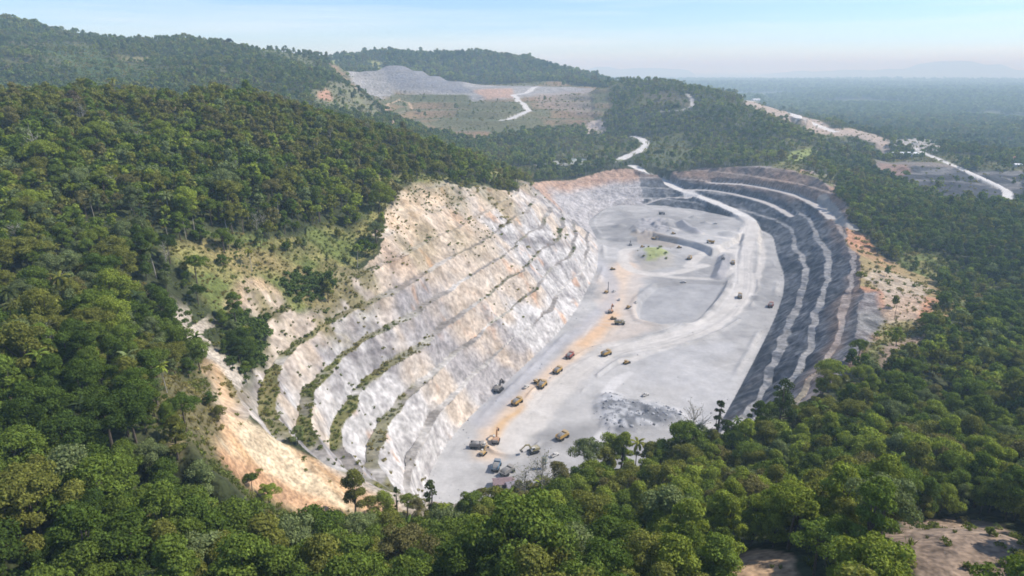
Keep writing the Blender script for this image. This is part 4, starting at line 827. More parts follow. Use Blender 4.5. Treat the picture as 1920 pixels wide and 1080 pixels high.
add_far(x, y, z - 4, 1.5 + r / 3600 * (.6 + .8 * rs.rand(len(x))), 12 + rs.choice([0, 1, 4], len(x)), PALC[rs.choice([0, 1, 1, 2, 6], len(x))] * 1.25)
FX, FY, FZ, FS, FPi, FT = [np.concatenate(q) for q in (parts_x, parts_y, parts_z, parts_s, parts_p, parts_t)]
scatter('forest', np.stack([FX, FY, FZ - .2], -1), rs.rand(len(FX)) * 6.283, FS, FPi, FT, P_NEAR + P_MID + P_FAR + P_PALM + P_PALMN, 'mixed green tropical forest covering the hills and the plain around the quarry', 'forest')
print('forest', len(FX), round(time.time() - T0, 1))
# shrubs and grass
sx, sy, sz, ss, sp, st = [], [], [], [], [], []
for r0, r1, s, mul in ((60, 620, 2.3, 1.0), (620, 1250, 4.2, 1.9), (1250, 3000, 8, 2.4)):
    w = r1 * math.sin(R(46)); x, y = jgrid(-w, w, r0 * .6, r1, s); r = np.hypot(x, y); k = (r >= r0) & (r < r1) & (np.abs(np.arctan2(x, y)) < R(46)); x, y = x[k], y[k]
    sd = look(SCRUB, x, y); k = rs.rand(len(x)) < sd * .85; x, y, sd = x[k], y[k], sd[k]; z = look(Z, x, y); k = seen(x, y, z, 3, .02); x, y, z, sd = x[k], y[k], z[k], sd[k]; n = len(x)
    bu = look(BUSHY, x, y); dryg = fbm(x, y, 30, 3, .55, 120) + .12 * (rs.rand(n) - .5); tuft = (rs.rand(n) < .55) & (bu < .3)
    t = np.where((dryg > .55)[:, None], np.array((.26, .225, .09)), np.where((dryg > .47)[:, None], np.array((.20, .205, .06)), np.array((.15, .175, .05)))); t = np.where((bu > .3)[:, None], np.array((.085, .125, .032)), t) * (.8 + .4 * rs.rand(n, 1))
    sx.append(x); sy.append(y); sz.append(z); ss.append(mul * (.55 + .8 * rs.rand(n)) * (1 + bu * 1.3)); sp.append(np.where(tuft, 3 + rs.randint(0, 2, n), rs.randint(0, 3, n))); st.append(t)
sx, sy, sz, ss, sp, st = [np.concatenate(q) for q in (sx, sy, sz, ss, sp, st)]
scatter('undergrowth', np.stack([sx, sy, sz], -1), rs.rand(len(sx)) * 6.283, ss, sp, st, P_SHRUB + P_TUFT, 'tall dry grass and low green scrub on the slopes and benches', 'scrub')
print('undergrowth', len(sx), round(time.time() - T0, 1))
# rubble
def rock_mesh(seed):
    rs_ = np.random.RandomState(seed); bm = bmesh.new(); bmesh.ops.create_icosphere(bm, subdivisions=2, radius=1.0); ax = rs_.normal(size=(9, 3)); ax /= np.linalg.norm(ax, axis=1)[:, None]; dd_ = .55 + .35 * rs_.rand(9)
    for v in bm.verts:
        p = np.array(v.co)
        for a_, d_ in zip(ax, dd_):
            q = p @ a_
            if q > d_: p = p - a_ * (q - d_)
        v.co = p * np.array((1, .8, .7))
    me = bpy.data.meshes.new('rock'); bm.to_mesh(me); bm.free(); me.materials.append(M_STONE); return me
def stone_mat():
    m, nt, b = new_mat('broken_rock'); at = nnode(nt, 'ShaderNodeAttribute', attribute_name='tint', attribute_type='INSTANCER'); n = nnode(nt, 'ShaderNodeTexNoise'); n.inputs['Scale'].default_value = 1.2; g = nnode(nt, 'ShaderNodeNewGeometry')
    r = nnode(nt, 'ShaderNodeMapRange'); r.inputs[1].default_value = .3; r.inputs[2].default_value = .7; r.inputs[3].default_value = .7; r.inputs[4].default_value = 1.3; v = nnode(nt, 'ShaderNodeVectorMath', operation='SCALE')
    nt.links.new(g.outputs['Position'], n.inputs['Vector']); nt.links.new(n.outputs['Fac'], r.inputs[0]); nt.links.new(at.outputs['Color'], v.inputs[0]); nt.links.new(r.outputs[0], v.inputs['Scale']); nt.links.new(v.outputs[0], b.inputs['Base Color']); return m
M_STONE = stone_mat(); P_ROCK = [proto_obj('rock', rock_mesh(800 + k)) for k in range(4)]
x, y = jgrid(*(lambda a: (a[:, 0].min() - 20, a[:, 0].max() + 20, a[:, 1].min() - 20, a[:, 1].max() + 20))(FPD), 2.2)
pr = look(RUB, x, y) * .5 + .004 + .05 * sstep(9, 0, np.abs(look(PDm, x, y) + 3)) + .012 * (fbm(x, y, 40, 3, .5, 130) > .6); k = (rs.rand(len(x)) < pr) & (look(PDm, x, y) < -.5) & (look(ROAD, x, y) < .1); x, y = x[k], y[k]; z = look(Z, x, y); rb = look(RUB, x, y) > .3
scatter('rubble', np.stack([x, y, z], -1), rs.rand(len(x)) * 6.283, np.where(rb, .35 + 1.3 * rs.rand(len(x)) ** 3, .25 + .55 * rs.rand(len(x)) ** 3), rs.randint(0, 4, len(x)), np.array((.27, .28, .30)) * (.5 + .9 * rs.rand(len(x), 1)), P_ROCK, 'loose grey rock rubble lying on the quarry floor', 'rubble')
# ------------------------------------------------------------------ single trees
def empty(name, loc, rz=0.0, s=1.0):
    o = bpy.data.objects.new(name, None); C.objects.link(o); o.location = loc; o.rotation_euler = (0, 0, rz); o.scale = (s, s, s); o.empty_display_size = .5; return o
def child(name, me, parent):
    o = bpy.data.objects.new(name, me); C.objects.link(o); o.parent = parent; return o
ANCH = [(60,1040,'in the lower left corner'),(230,1010,'on the near slope left of the fan'),(420,1020,'just below the sandy fan'),(640,1030,'below the tip of the sandy fan'),(850,1030,'on the near ridge under the quarry mouth'),
        (1030,1020,'on the near ridge below the sheds'),(1200,1030,'left of the small dirt bank'),(1420,980,'above the small dirt bank'),(1600,1020,'between the dirt bank and the bare clearing'),(1850,1040,'beside the bare clearing in the corner'),
        (900,930,'in front of the purple roofed shed'),(1100,910,'at the ridge edge below the floor'),(1280,900,'at the ridge edge under the rubble'),(1450,840,'at the ridge edge under the dark benches'),(1600,800,'on the ridge behind the dark benches'),(1780,780,'on the hillside above the bare clearing'),
        (1900,880,'at the right border above the clearing'),(1620,910,'in the thick forest above the bare clearing'),(1880,640,'on the right hillside below the white hut'),(1800,480,'on the slope right of the rim clearing'),
        (60,880,'at the left border beside the shadowed hollow'),(230,860,'in the forest left of the sandy fan'),(330,740,'beside the overgrown end of the pale wall'),(80,720,'at the left border halfway up the hillside'),(220,660,'on the left hillside below the long meadow'),(90,540,'low under the tall pale trunk'),
        (280,540,'just under the long meadow'),(120,380,'around the tall pale trunk'),(400,360,'on the left hill above the long meadow'),(600,380,'at the forest edge above the orange cut'),(60,240,'on the brown crest of the left hill'),(300,250,'around the bright green clearing')]
ORD = ['', ', second from left', ', third from left', ', fourth from left', ', fifth from left', ', sixth from left', ', seventh from left']
SHAPE = ['round', 'ragged', 'tall pointed', 'flat topped', 'loose', 'tall']
info = []
for i in PICK:
    u, v = pu[i], pv[i]; u = min(max(u, 0), 1920); v = min(v, 1080)
    k = min(range(len(ANCH)), key=lambda q: (ANCH[q][0] - u) ** 2 + 1.6 * (ANCH[q][1] - v) ** 2)
    info.append((i, PAL[BC[i]][0], SHAPE[BK[i]], ANCH[k][2], u))
combo = {}
for t in sorted(info, key=lambda t: t[4]): combo.setdefault((t[1], t[2], t[3]), []).append(t[0])
for i, colr, shp, place, u in info:
    g = combo[(colr, shp, place)]; q = g.index(i)
    lab = f"{colr} {shp if len(g) == 1 or 'small' not in shp else shp} tree {place}" + ('' if len(g) == 1 else (', leftmost' if q == 0 else ORD[min(q, 6)]))
    o = empty('broadleaf_tree', (BX[i], BY[i], BZ[i] - .2), BR[i], BS[i]); tag(o, lab, 'tree', 'broadleaf trees of the near forest')
    child('trunk', NEAR_MESH[BK[i]][0], o); c = child('crown', NEAR_MESH[BK[i]][1], o); c['tint'] = [float(q_) for q_ in BT[i]]
def lone(name, u, v, D, h, form, cr, tint, label, n=1500, leaf=(.3, .7), bare=None, base=None, seed=1, tm=None):
    """a single tree whose top shows at a pixel: its foot on the ground at distance D"""
    p = PD(u, v, D); x, y = p[0], p[1]; z = H(x, y)
    if h is None: h = max(4.0, p[2] - z)
    parts = bare_parts(seed, h, bare, int(n)) if bare else tree_parts(seed, h, cr, form, n, *leaf)
    o = empty(name, (x, y, z - .1)); tag(o, label, 'tree'); child('trunk', mesh_of('trunk', parts[0], parts[1], tm or M_TRUNK), o)
    if len(parts[2]): c = child('crown', mesh_of('crown', parts[2], parts[3], M_LEAF), o); c['tint'] = list(tint)
    return o
lone('slender_tree', 743, 906, 205, None, 'column', 1.3, (.06, .085, .025), 'slim columnar green tree standing alone at the tip of the sandy fan', 700, seed=31)
lone('broadleaf_tree', 805, 898, 200, None, 'tall', 3.4, (.085, .11, .035), 'bushy yellow green tree in front of the lowest pale bench', 1800, seed=32)
lone('broadleaf_tree', 1352, 738, 262, None, 'tall', 3.6, (.045, .065, .025), 'dark tree rising before the foot of the dark benches', 1500, seed=33)
lone('broadleaf_tree', 1472, 703, 275, None, 'tall', 6.0, (.060, .085, .028), 'tallest green tree on the ridge covering the dark benches', 2600, seed=34)
lone('sparse_tree', 1310, 768, 262, None, None, 0, (.16, .165, .10), 'thin half bare tree with grey twigs beside the dark lone tree', 120, bare=30, seed=35, tm=M_PALE)
lone('sparse_tree', 1015, 868, 212, None, None, 0, (.25, .25, .17), 'pale sparse tree at the ridge edge below the olive machine', 260, bare=34, seed=36, tm=M_PALE)
lone('sparse_tree', 985, 880, 214, None, None, 0, (.20, .21, .12), 'pale sparse tree beside the grey shed roof', 240, bare=30, seed=37, tm=M_PALE)
lone('pale_trunk_tree', 57, 250, 400, None, None, 0, (.09, .10, .05), 'tall bare pale trunk with thin crown high on the left hill', 260, bare=16, seed=38, tm=M_PALE)
lone('pale_trunk_tree', 430, 240, 440, 15, None, 0, (.09, .10, .05), 'pale trunk under the crest right of the bright green clearing', 200, bare=16, seed=39, tm=M_PALE)
lone('pale_trunk_tree', 488, 366, 400, 13, None, 0, (.10, .10, .06), 'pale leafless trunk above the right end of the long meadow', 120, bare=20, seed=40, tm=M_PALE)
lone('pale_trunk_tree', 1443, 885, 170, 13, None, 0, (.12, .11, .07), 'pair of thin grey stems in the dark thicket above the dirt bank', 120, bare=14, seed=41, tm=M_PALE)
lone('broadleaf_tree', 428, 62, 2050, 24, 'flat', 12, (.03, .045, .02), 'lone wide tree on the skyline of the far left ridge', 500, (1.5, 3), seed=42)
lone('bare_tree', 450, 990, 135, 12, None, 0, (.15, .14, .11), 'leafless grey tree in the near forest below the sandy fan', 90, bare=34, seed=43, tm=M_PALE)
lone('broadleaf_tree', 1870, 826, 215, 13, 'flat', 6.0, (.13, .075, .04), 'reddish flat topped tree at the right border', 2200, seed=44)
lone('broadleaf_tree', 880, 905, 188, 12, 'round', 4.2, (.125, .085, .045), 'rusty brown tree at the ridge edge left of the grey shed', 1900, seed=45)
lone('broadleaf_tree', 130, 158, 520, 15, 'round', 6.5, (.13, .105, .07), 'large brown grey tree on the crest of the left hill', 1100, (.6, 1.2), seed=46)
# bare pale trunks standing out of the left forest
for k, (u, v, D) in enumerate([(118,470,262),(210,345,372),(300,420,318),(262,262,455),(372,300,455),(540,318,480),(620,268,600),(160,250,480),(90,640,200),(480,420,395),(690,262,690),(30,430,290)]):
    near_ = min(ANCH, key=lambda q: (q[0] - u) ** 2 + (q[1] - v) ** 2)[2]
    look_ = ['leaning', 'short', 'forked', 'tall slim', 'thin crowned', 'broken topped'][k % 6]
    lone('pale_trunk_tree', u, v, D, 13 + k % 4, None, 0, (.10, .12, .05), f'{look_} bare pale trunk {near_}', 150 + 20 * k, bare=14 + k, seed=60 + k, tm=M_PALE)
# palms
PALMS = [(25,545,230),(8,575,215),(45,560,240),(360,400,360),(330,385,370),(345,420,350),(150,350,350),(170,372,345),(260,395,330),(300,330,420),(420,385,380),(240,520,260),(190,555,245),(60,620,205),(75,655,195),(280,440,310),(520,330,470),(560,360,450),(610,320,520),(90,300,400),(35,330,370),(215,310,420),(480,300,480),(650,345,520),(120,470,290),(205,460,300),(395,330,430),(450,345,420),(580,300,540),(150,780,160)]
pg = 'palms of the left hillside'
for k, (u, v, D) in enumerate(PALMS):
    p = PD(u, v, D); z = H(p[0], p[1]); s = min(max((p[2] - z) / (9.5 + k % 3), .95), 1.45)
    near_ = min(ANCH, key=lambda q: (q[0] - u) ** 2 + (q[1] - v) ** 2)[2]
    o = empty('palm_tree', (p[0], p[1], z), k * 1.7, s); o['_u'] = u; o['_p'] = near_; o['category'] = 'palm'; o['group'] = pg
    child('trunk', PALM_MESH[k % 3][0], o); c = child('fronds', PALM_MESH[k % 3][1], o); c['tint'] = [(.075, .095, .035), (.10, .115, .05), (.055, .08, .03)][k % 3]
pal = [o for o in C.objects if o.name.startswith('palm_tree')]; byp = {}
for o in sorted(pal, key=lambda o: o['_u']): byp.setdefault(o['_p'], []).append(o)
for pl_, l in byp.items():
    for q, o in enumerate(l):
        o['label'] = 'feathery coconut palm ' + pl_ + ('' if len(l) == 1 else ', leftmost palm' if q == 0 else [', second palm from left', ', third palm from left', ', fourth palm from left', ', fifth palm from left', ', sixth palm from left'][min(q - 1, 4)])
        del o['_u']; del o['_p']
print('single trees', round(time.time() - T0, 1))
# ------------------------------------------------------------------ machines, sheds, poles
def paint_mat(name, col, rough=.55):
    """worn paint under quarry dust: dust lies on what faces up"""
    m, nt, b = new_mat(name); L = nt.links.new; g = nnode(nt, 'ShaderNodeNewGeometry'); n = nnode(nt, 'ShaderNodeTexNoise'); n.inputs['Scale'].default_value = 1.7; n.inputs['Detail'].default_value = 4
    tcn = nnode(nt, 'ShaderNodeTexCoord'); L(tcn.outputs['Object'], n.inputs['Vector']); sx_ = nnode(nt, 'ShaderNodeSeparateXYZ'); L(g.outputs['Normal'], sx_.inputs[0])
    a = nnode(nt, 'ShaderNodeMath', operation='MULTIPLY_ADD'); L(sx_.outputs['Z'], a.inputs[0]); a.inputs[1].default_value = .45; L(n.outputs['Fac'], a.inputs[2])
    r = nnode(nt, 'ShaderNodeMapRange'); r.inputs[1].default_value = .5; r.inputs[2].default_value = 1.1; r.inputs[4].default_value = .6; L(a.outputs[0], r.inputs[0])
    x = nnode(nt, 'ShaderNodeMix', data_type='RGBA'); x.inputs['A'].default_value = (*col, 1); x.inputs['B'].default_value = (.42, .38, .33, 1); L(r.outputs[0], x.inputs['Factor']); L(x.outputs['Result'], b.inputs['Base Color']); b.inputs['Roughness'].default_value = rough; return m
MP = {k: paint_mat(k + '_paint', c) for k, c in dict(yellow=(.42, .26, .06), orange=(.40, .17, .05), red=(.28, .06, .045), white=(.62, .62, .60), grey=(.20, .20, .20), olive=(.30, .26, .12), blue=(.07, .16, .26), teal=(.05, .11, .12), dark=(.045, .045, .05)).items()}
M_TYRE = simple_mat('tyre_rubber', (.018, .018, .018), .9); M_GLASS = simple_mat('cab_glass', (.02, .03, .035), .12); M_STEEL = simple_mat('worn_steel', (.12, .115, .11), .5, .6); M_LOAD = bark('rock_load', (.24, .235, .23))
class MB:
    def __init__(s): s.bm = bmesh.new()
    def prism(s, prof, x0, x1, axis='X', bev=.0):
        """extrude a side profile of (a, z) points; axis X: along x"""
        lo = [s.bm.verts.new((x0, a, z) if axis == 'X' else (a, x0, z)) for a, z in prof]; hi = [s.bm.verts.new((x1, a, z) if axis == 'X' else (a, x1, z)) for a, z in prof]; n = len(prof); fs = [s.bm.faces.new(lo), s.bm.faces.new(hi[::-1])]
        for i in range(n): fs.append(s.bm.faces.new((lo[i], hi[i], hi[(i + 1) % n], lo[(i + 1) % n])))
        if bev:
            es = list({e for f in fs for e in f.edges}); bmesh.ops.bevel(s.bm, geom=es, offset=bev, segments=1, affect='EDGES')
        return s
    def box(s, x0, x1, y0, y1, z0, z1, bev=.0): return s.prism([(y0, z0), (y1, z0), (y1, z1), (y0, z1)], x0, x1, 'X', bev)
    def cyl(s, c, r, w, axis='X', seg=14, r2=None):
        ring = []
        for t in (-.5, .5):
            row = []
            for k in range(seg):
                a = 2 * math.pi * k / seg; rr = r if t < 0 or r2 is None else r2; p, q = rr * math.cos(a), rr * math.sin(a)
                row.append(s.bm.verts.new((c[0] + t * w, c[1] + p, c[2] + q) if axis == 'X' else (c[0] + p, c[1] + q, c[2] + t * w) if axis == 'Z' else (c[0] + p, c[1] + t * w, c[2] + q)))
            ring.append(row)
        s.bm.faces.new(ring[0]); s.bm.faces.new(ring[1][::-1])
        for k in range(seg): s.bm.faces.new((ring[0][k], ring[1][k], ring[1][(k + 1) % seg], ring[0][(k + 1) % seg]))
        return s
    def bar(s, a, b, w0, w1):
        a, b = Vector(a), Vector(b); d = (b - a).normalized(); u = d.orthogonal().normalized() if abs(d.x) > .01 or abs(d.y) > .01 else Vector((1, 0, 0)); u = Vector((1, 0, 0)) if abs(d.x) < .9 else Vector((0, 0, 1)); n = d.cross(u).normalized(); u = n.cross(d).normalized()
        q = [[s.bm.verts.new(p + u * i * w + n * j * w) for i, j in ((-1, -1), (1, -1), (1, 1), (-1, 1))] for p, w in ((a, w0), (b, w1))]
        s.bm.faces.new(q[0]); s.bm.faces.new(q[1][::-1])
        for k in range(4): s.bm.faces.new((q[0][k], q[1][k], q[1][(k + 1) % 4], q[0][(k + 1) % 4]))
        return s
    def build(s, name, mat, parent=None):
        bmesh.ops.recalc_face_normals(s.bm, faces=s.bm.faces); me = bpy.data.meshes.new(name); s.bm.to_mesh(me); s.bm.free(); me.materials.append(mat)
        o = bpy.data.objects.new(name, me); C.objects.link(o)
        if parent: o.parent = parent
        return o
def copy_tree(o, parent=None):
    c = o.copy(); C.objects.link(c)
    if parent: c.parent = parent
    for ch in list(o.children): copy_tree(ch, c)
    return c
# every machine looks along +y
def dump_truck(body='yellow', cabm='white', load=True):
    t = empty('dump_truck', (0, 0, 0))
    MB().box(-.9, .9, -4.2, 4.3, 1.0, 1.5).box(-1.5, 1.5, 3.6, 4.5, .9, 1.7, .08).build('chassis', MP['grey'], t)
    c = MB().prism([(2.2, 1.5), (4.3, 1.5), (4.5, 2.5), (4.1, 3.6), (2.3, 3.6)], -1.5, .6, 'X', .08).build('cab', MP[cabm], t)
    MB().box(-1.35, .45, 4.40, 4.47, 2.6, 3.3).box(-1.53, -1.48, 2.7, 4.0, 2.6, 3.3).build('window', M_GLASS, c)
    MB().prism([(2.3, 1.5), (4.2, 1.5), (4.2, 2.6), (2.3, 2.6)], .62, 1.5, 'X', .05).build('engine_cover', MP[body], t)
    MB().prism([(-4.9, 2.3), (-3.6, 1.6), (1.6, 1.7), (2.0, 3.5), (3.4, 3.9), (3.4, 4.05), (1.8, 3.9), (1.4, 3.75), (1.2, 2.1), (-3.4, 2.0), (-4.7, 2.6)], -1.75, 1.75).box(-1.8, -1.62, -4.4, 1.7, 2.0, 3.55).box(1.62, 1.8, -4.4, 1.7, 2.0, 3.55).build('dump_body', MP[body], t)
    if load: MB().prism([(-4.2, 2.1), (1.1, 2.2), (.9, 3.3), (-.8, 4.1), (-2.6, 3.7), (-3.9, 2.8)], -1.55, 1.55, 'X', .35).build('rock_load', M_LOAD, t)
    for x in (-1.6, 1.6): MB().cyl((x, 3.0, .85), .85, .7).build('wheel', M_TYRE, t)
    for x in (-1.55, 1.55):
        for y in (-1.6, -3.3): MB().cyl((x, y, .85), .85, .9).build('wheel', M_TYRE, t)
    return t
def excavator(col='yellow', reach=1.0, up=.0):
    t = empty('excavator', (0, 0, 0))
    for x in (-1.35, 1.35): MB().prism([(-2.2, .1), (2.2, .1), (2.7, .6), (2.3, 1.1), (-2.3, 1.1), (-2.7, .6)], x - .4, x + .4, 'X', .06).build('track', M_TYRE, t)
    MB().cyl((0, 0, 1.2), .9, .4, 'Z').build('slew_ring', M_STEEL, t)
    MB().prism([(-2.6, 1.4), (1.3, 1.4), (1.3, 2.3), (-.4, 2.7), (-2.6, 2.7)], -1.5, 1.5, 'X', .1).build('body', MP[col], t)
    MB().box(-1.45, 1.45, -3.2, -2.62, 1.4, 2.6, .15).build('counterweight', MP['grey'], t)
    c = MB().prism([(-.3, 1.5), (1.6, 1.5), (1.8, 2.3), (1.3, 3.3), (-.3, 3.3)], -1.5, -.5, 'X', .06).build('cab', MP['white'], t); MB().box(-1.54, -1.48, 0, 1.3, 2.3, 3.1).box(-1.4, -.6, 1.62, 1.70, 2.3, 2.9).build('window', M_GLASS, c)
    e = Vector((.15, 4.0 * reach, 4.4 + up)); k = Vector((.15, 6.6 * reach, 2.6 + up)); MB().bar((.15, 1.0, 2.0), (.15, 2.4 * reach, 4.4 + up * .7), .34, .34).bar((.15, 2.4 * reach, 4.35 + up * .7), e, .33, .26).build('boom', MP[col], t)
    MB().bar(e + Vector((0, -.4, .3)), k, .27, .2).build('stick', MP[col], t)
    MB().prism([(k.y - .5, k.z), (k.y + .3, k.z + .1), (k.y + .2, k.z - .8), (k.y - .4, k.z - 1.3), (k.y - 1.1, k.z - .7)], -.5, .8, 'X', .05).build('bucket', M_STEEL, t); return t
def drill_rig(col='yellow'):
    t = empty('drill_rig', (0, 0, 0))
    for x in (-1.1, 1.1): MB().prism([(-1.8, .1), (1.8, .1), (2.2, .5), (1.9, .9), (-1.9, .9), (-2.2, .5)], x - .3, x + .3).build('track', M_TYRE, t)
    MB().box(-1.2, 1.2, -2.0, .6, 1.0, 2.3, .1).build('body', MP[col], t); c = MB().box(-1.2, -.1, .65, 1.8, 1.0, 2.7, .08).build('cab', MP['white'], t); MB().box(-1.1, -.2, 1.78, 1.85, 1.7, 2.5).build('window', M_GLASS, c)
    MB().bar((.6, 2.4, .3), (.6, 2.2, 9.5), .24, .18).bar((.6, .4, 2.2), (.6, 2.3, 5.0), .12, .12).build('mast', MP['dark'], t); MB().cyl((.6, 2.45, 4.5), .16, 7.5, 'Z', 8).build('drill_rod', M_STEEL, t); return t
def bulldozer(col='yellow'):
    t = empty('bulldozer', (0, 0, 0))
    for x in (-1.2, 1.2): MB().prism([(-2.0, .1), (2.0, .1), (2.4, .6), (1.8, 1.15), (-1.8, 1.15), (-2.4, .6)], x - .35, x + .35).build('track', M_TYRE, t)
    MB().prism([(-1.9, .9), (2.3, .9), (2.3, 2.0), (.2, 2.1), (.2, 1.9), (-1.9, 1.9)], -.8, .8, 'X', .08).build('body', MP[col], t); c = MB().box(-.8, .8, -1.5, .3, 2.0, 3.2, .1).build('cab', MP[col], t); MB().box(-.83, .83, -1.3, .1, 2.3, 3.0).build('window', M_GLASS, c)
    MB().prism([(2.7, .1), (3.0, .15), (2.9, .8), (3.1, 1.5), (2.8, 1.5), (2.6, .8)], -1.9, 1.9).bar((-1.5, 0, .6), (-1.5, 2.8, .6), .1, .1).bar((1.5, 0, .6), (1.5, 2.8, .6), .1, .1).build('blade', M_STEEL, t); return t
def pickup(col='white'):
    t = empty('pickup_truck', (0, 0, 0))
    MB().prism([(-2.6, .5), (2.6, .5), (2.6, 1.1), (1.3, 1.2), (-2.6, 1.2)], -.92, .92, 'X', .08).build('body', MP[col], t); c = MB().prism([(-.7, 1.2), (1.3, 1.2), (.6, 1.85), (-.6, 1.85)], -.85, .85, 'X', .06).build('cab', MP[col], t); MB().box(-.88, .88, -.4, .5, 1.3, 1.7).build('window', M_GLASS, c)
    MB().box(-.75, .75, -2.5, -.85, 1.21, 1.25).build('load_bed', MP['dark'], t)
    for x in (-.85, .85):
        for y in (-1.6, 1.7): MB().cyl((x, y, .4), .4, .28).build('wheel', M_TYRE, t)
    return t
def place(o, u, v, to, label, cat, group=None, s=1.0):
    p = G(u, v, dmin=240); q = G(*to, dmin=240); o.location = (p[0], p[1], p[2] + .02); o.rotation_euler = (0, 0, math.atan2(-(q[0] - p[0]), q[1] - p[1])); o.scale = (s, s, s); tag(o, label, cat, group); return o
DT = dump_truck(); first = True
def truck(u, v, to, label, col=None, s=1.05):
    global first
    if col: o = dump_truck(col, 'white' if col != 'red' else 'red')
    elif first: o = DT; first = False
    else: o = copy_tree(DT)
    return place(o, u, v, to, label, 'dump truck', 'dump trucks on the quarry floor', s)
truck(1137, 666, (1180, 650), 'loaded dump truck alone on the pale road right of the orange strip')
truck(1046, 698, (1070, 680), 'dump truck on the orange strip just below the red truck')
truck(1069, 670, (1090, 652), 'red dump truck at the upper end of the convoy on the orange strip', 'red')
truck(1017, 725, (1040, 705), 'dump truck working beside an excavator in the middle of the convoy')
truck(970, 757, (990, 742), 'last dump truck of the convoy, below the excavator on the orange strip')
truck(1055, 822, (1080, 808), 'dump truck on the pale floor above the ridge trees')
truck(896, 840, (918, 838), 'dark dump truck at the left end beside the orange excavator', 'grey')
truck(1387, 558, (1390, 530), 'dump truck on the haul road right of the sunken square')
truck(1374, 495, (1385, 470), 'dump truck next to the dark earth mound')
truck(1332, 456, (1300, 458), 'dump truck at the right end of the dark step')
truck(1241, 402, (1270, 404), 'dump truck near the far toe below the shaded wall', 'grey')
truck(1293, 486, (1310, 470), 'dump truck between the grassy knoll and the dark mound')
truck(1162, 608, (1190, 610), 'olive dump truck at the lower left corner of the sunken square', 'olive')
truck(931, 878, (938, 862), 'blue dump truck with white cab behind the grey shed', 'blue')
truck(952, 888, (965, 880), 'dusty grey dump truck on the right of the blue truck', 'grey')
truck(1445, 575, (1455, 560), 'dump truck at the foot of the dark benches', 'red')
EX = excavator()
def digger(u, v, to, label, new=None, s=1.0):
    o = new or copy_tree(EX); return place(o, u, v, to, label, 'excavator', 'excavators on the quarry floor', s)
digger(1008, 719, (1020, 724), 'yellow excavator loading the truck in the middle of the convoy', EX)
digger(930, 829, (935, 808), 'orange excavator with raised boom at the lower end of the orange strip', excavator('orange', 1.0, 1.2), 1.25)
digger(935, 733, (948, 720), 'big black excavator at the foot of the pale wall', excavator('dark', .75, .4), 1.5)
digger(1145, 586, (1155, 575), 'brown excavator with boom up at the narrow part of the orange strip', excavator('orange', .9, 1.6), 1.15)
digger(1000, 848, (985, 850), 'olive excavator beside the teal tank', excavator('olive', 1.0, .3), 1.25)
digger(1226, 449, (1240, 450), 'yellow excavator on the left end of the dark step')
digger(1356, 486, (1350, 495), 'dark excavator on top of the dark earth mound', excavator('grey', .9, 0))
digger(906, 852, (915, 842), 'small yellow excavator below the dark truck at the left end', None, .9)
digger(1182, 460, (1180, 450), 'dark excavator left of the grassy knoll', excavator('dark', .8, 1.2))
place(drill_rig(), 1137, 549, (1150, 540), 'drill rig with tall mast at the foot of the pale wall', 'drill rig', None, 1.15)
B0 = bulldozer()
for k, (u, v, to, lab) in enumerate([(1178, 578, (1195, 570), 'bulldozer on the left edge of the sunken square'), (1273, 465, (1290, 463), 'bulldozer under the dark step'), (1149, 599, (1170, 598), 'bulldozer just below the brown excavator'), (1204, 464, (1220, 460), 'bulldozer above the grassy knoll'),
                                    (1262, 439, (1275, 436), 'bulldozer beside the small dark heap on the upper floor'), (1174, 682, (1190, 676), 'bulldozer on the grey floor right of the pale road'), (1148, 506, (1160, 505), 'bulldozer left of the grassy knoll on the pale floor edge')]):
    place(B0 if k == 0 else copy_tree(B0), u, v, to, lab, 'bulldozer', 'bulldozers on the quarry floor')
P0 = pickup()
for k, (u, v, to, lab) in enumerate([(986, 727, (1000, 718), 'small pickup left of the convoy on the orange strip'), (1151, 547, (1160, 540), 'small pickup beside the drill rig'), (1161, 563, (1165, 555), 'small pickup between the drill rig and the brown excavator'), (1192, 568, (1200, 560), 'white pickup at the upper left corner of the sunken square'),
                                    (1281, 530, (1295, 529), 'white pickup on the track above the sunken square'), (1117, 835, (1130, 830), 'small pickup on the pale floor below the rubble heap'), (1040, 855, (1050, 850), 'small pickup right of the teal tank'), (1341, 420, (1350, 420), 'white pickup on the upper floor below the shaded wall'), (1210, 742, (1220, 738), 'small pickup above the dark rubble heap')]):
    place(P0 if k == 0 else copy_tree(P0), u, v, to, lab, 'pickup truck', 'pickups on the quarry floor', 1.1)
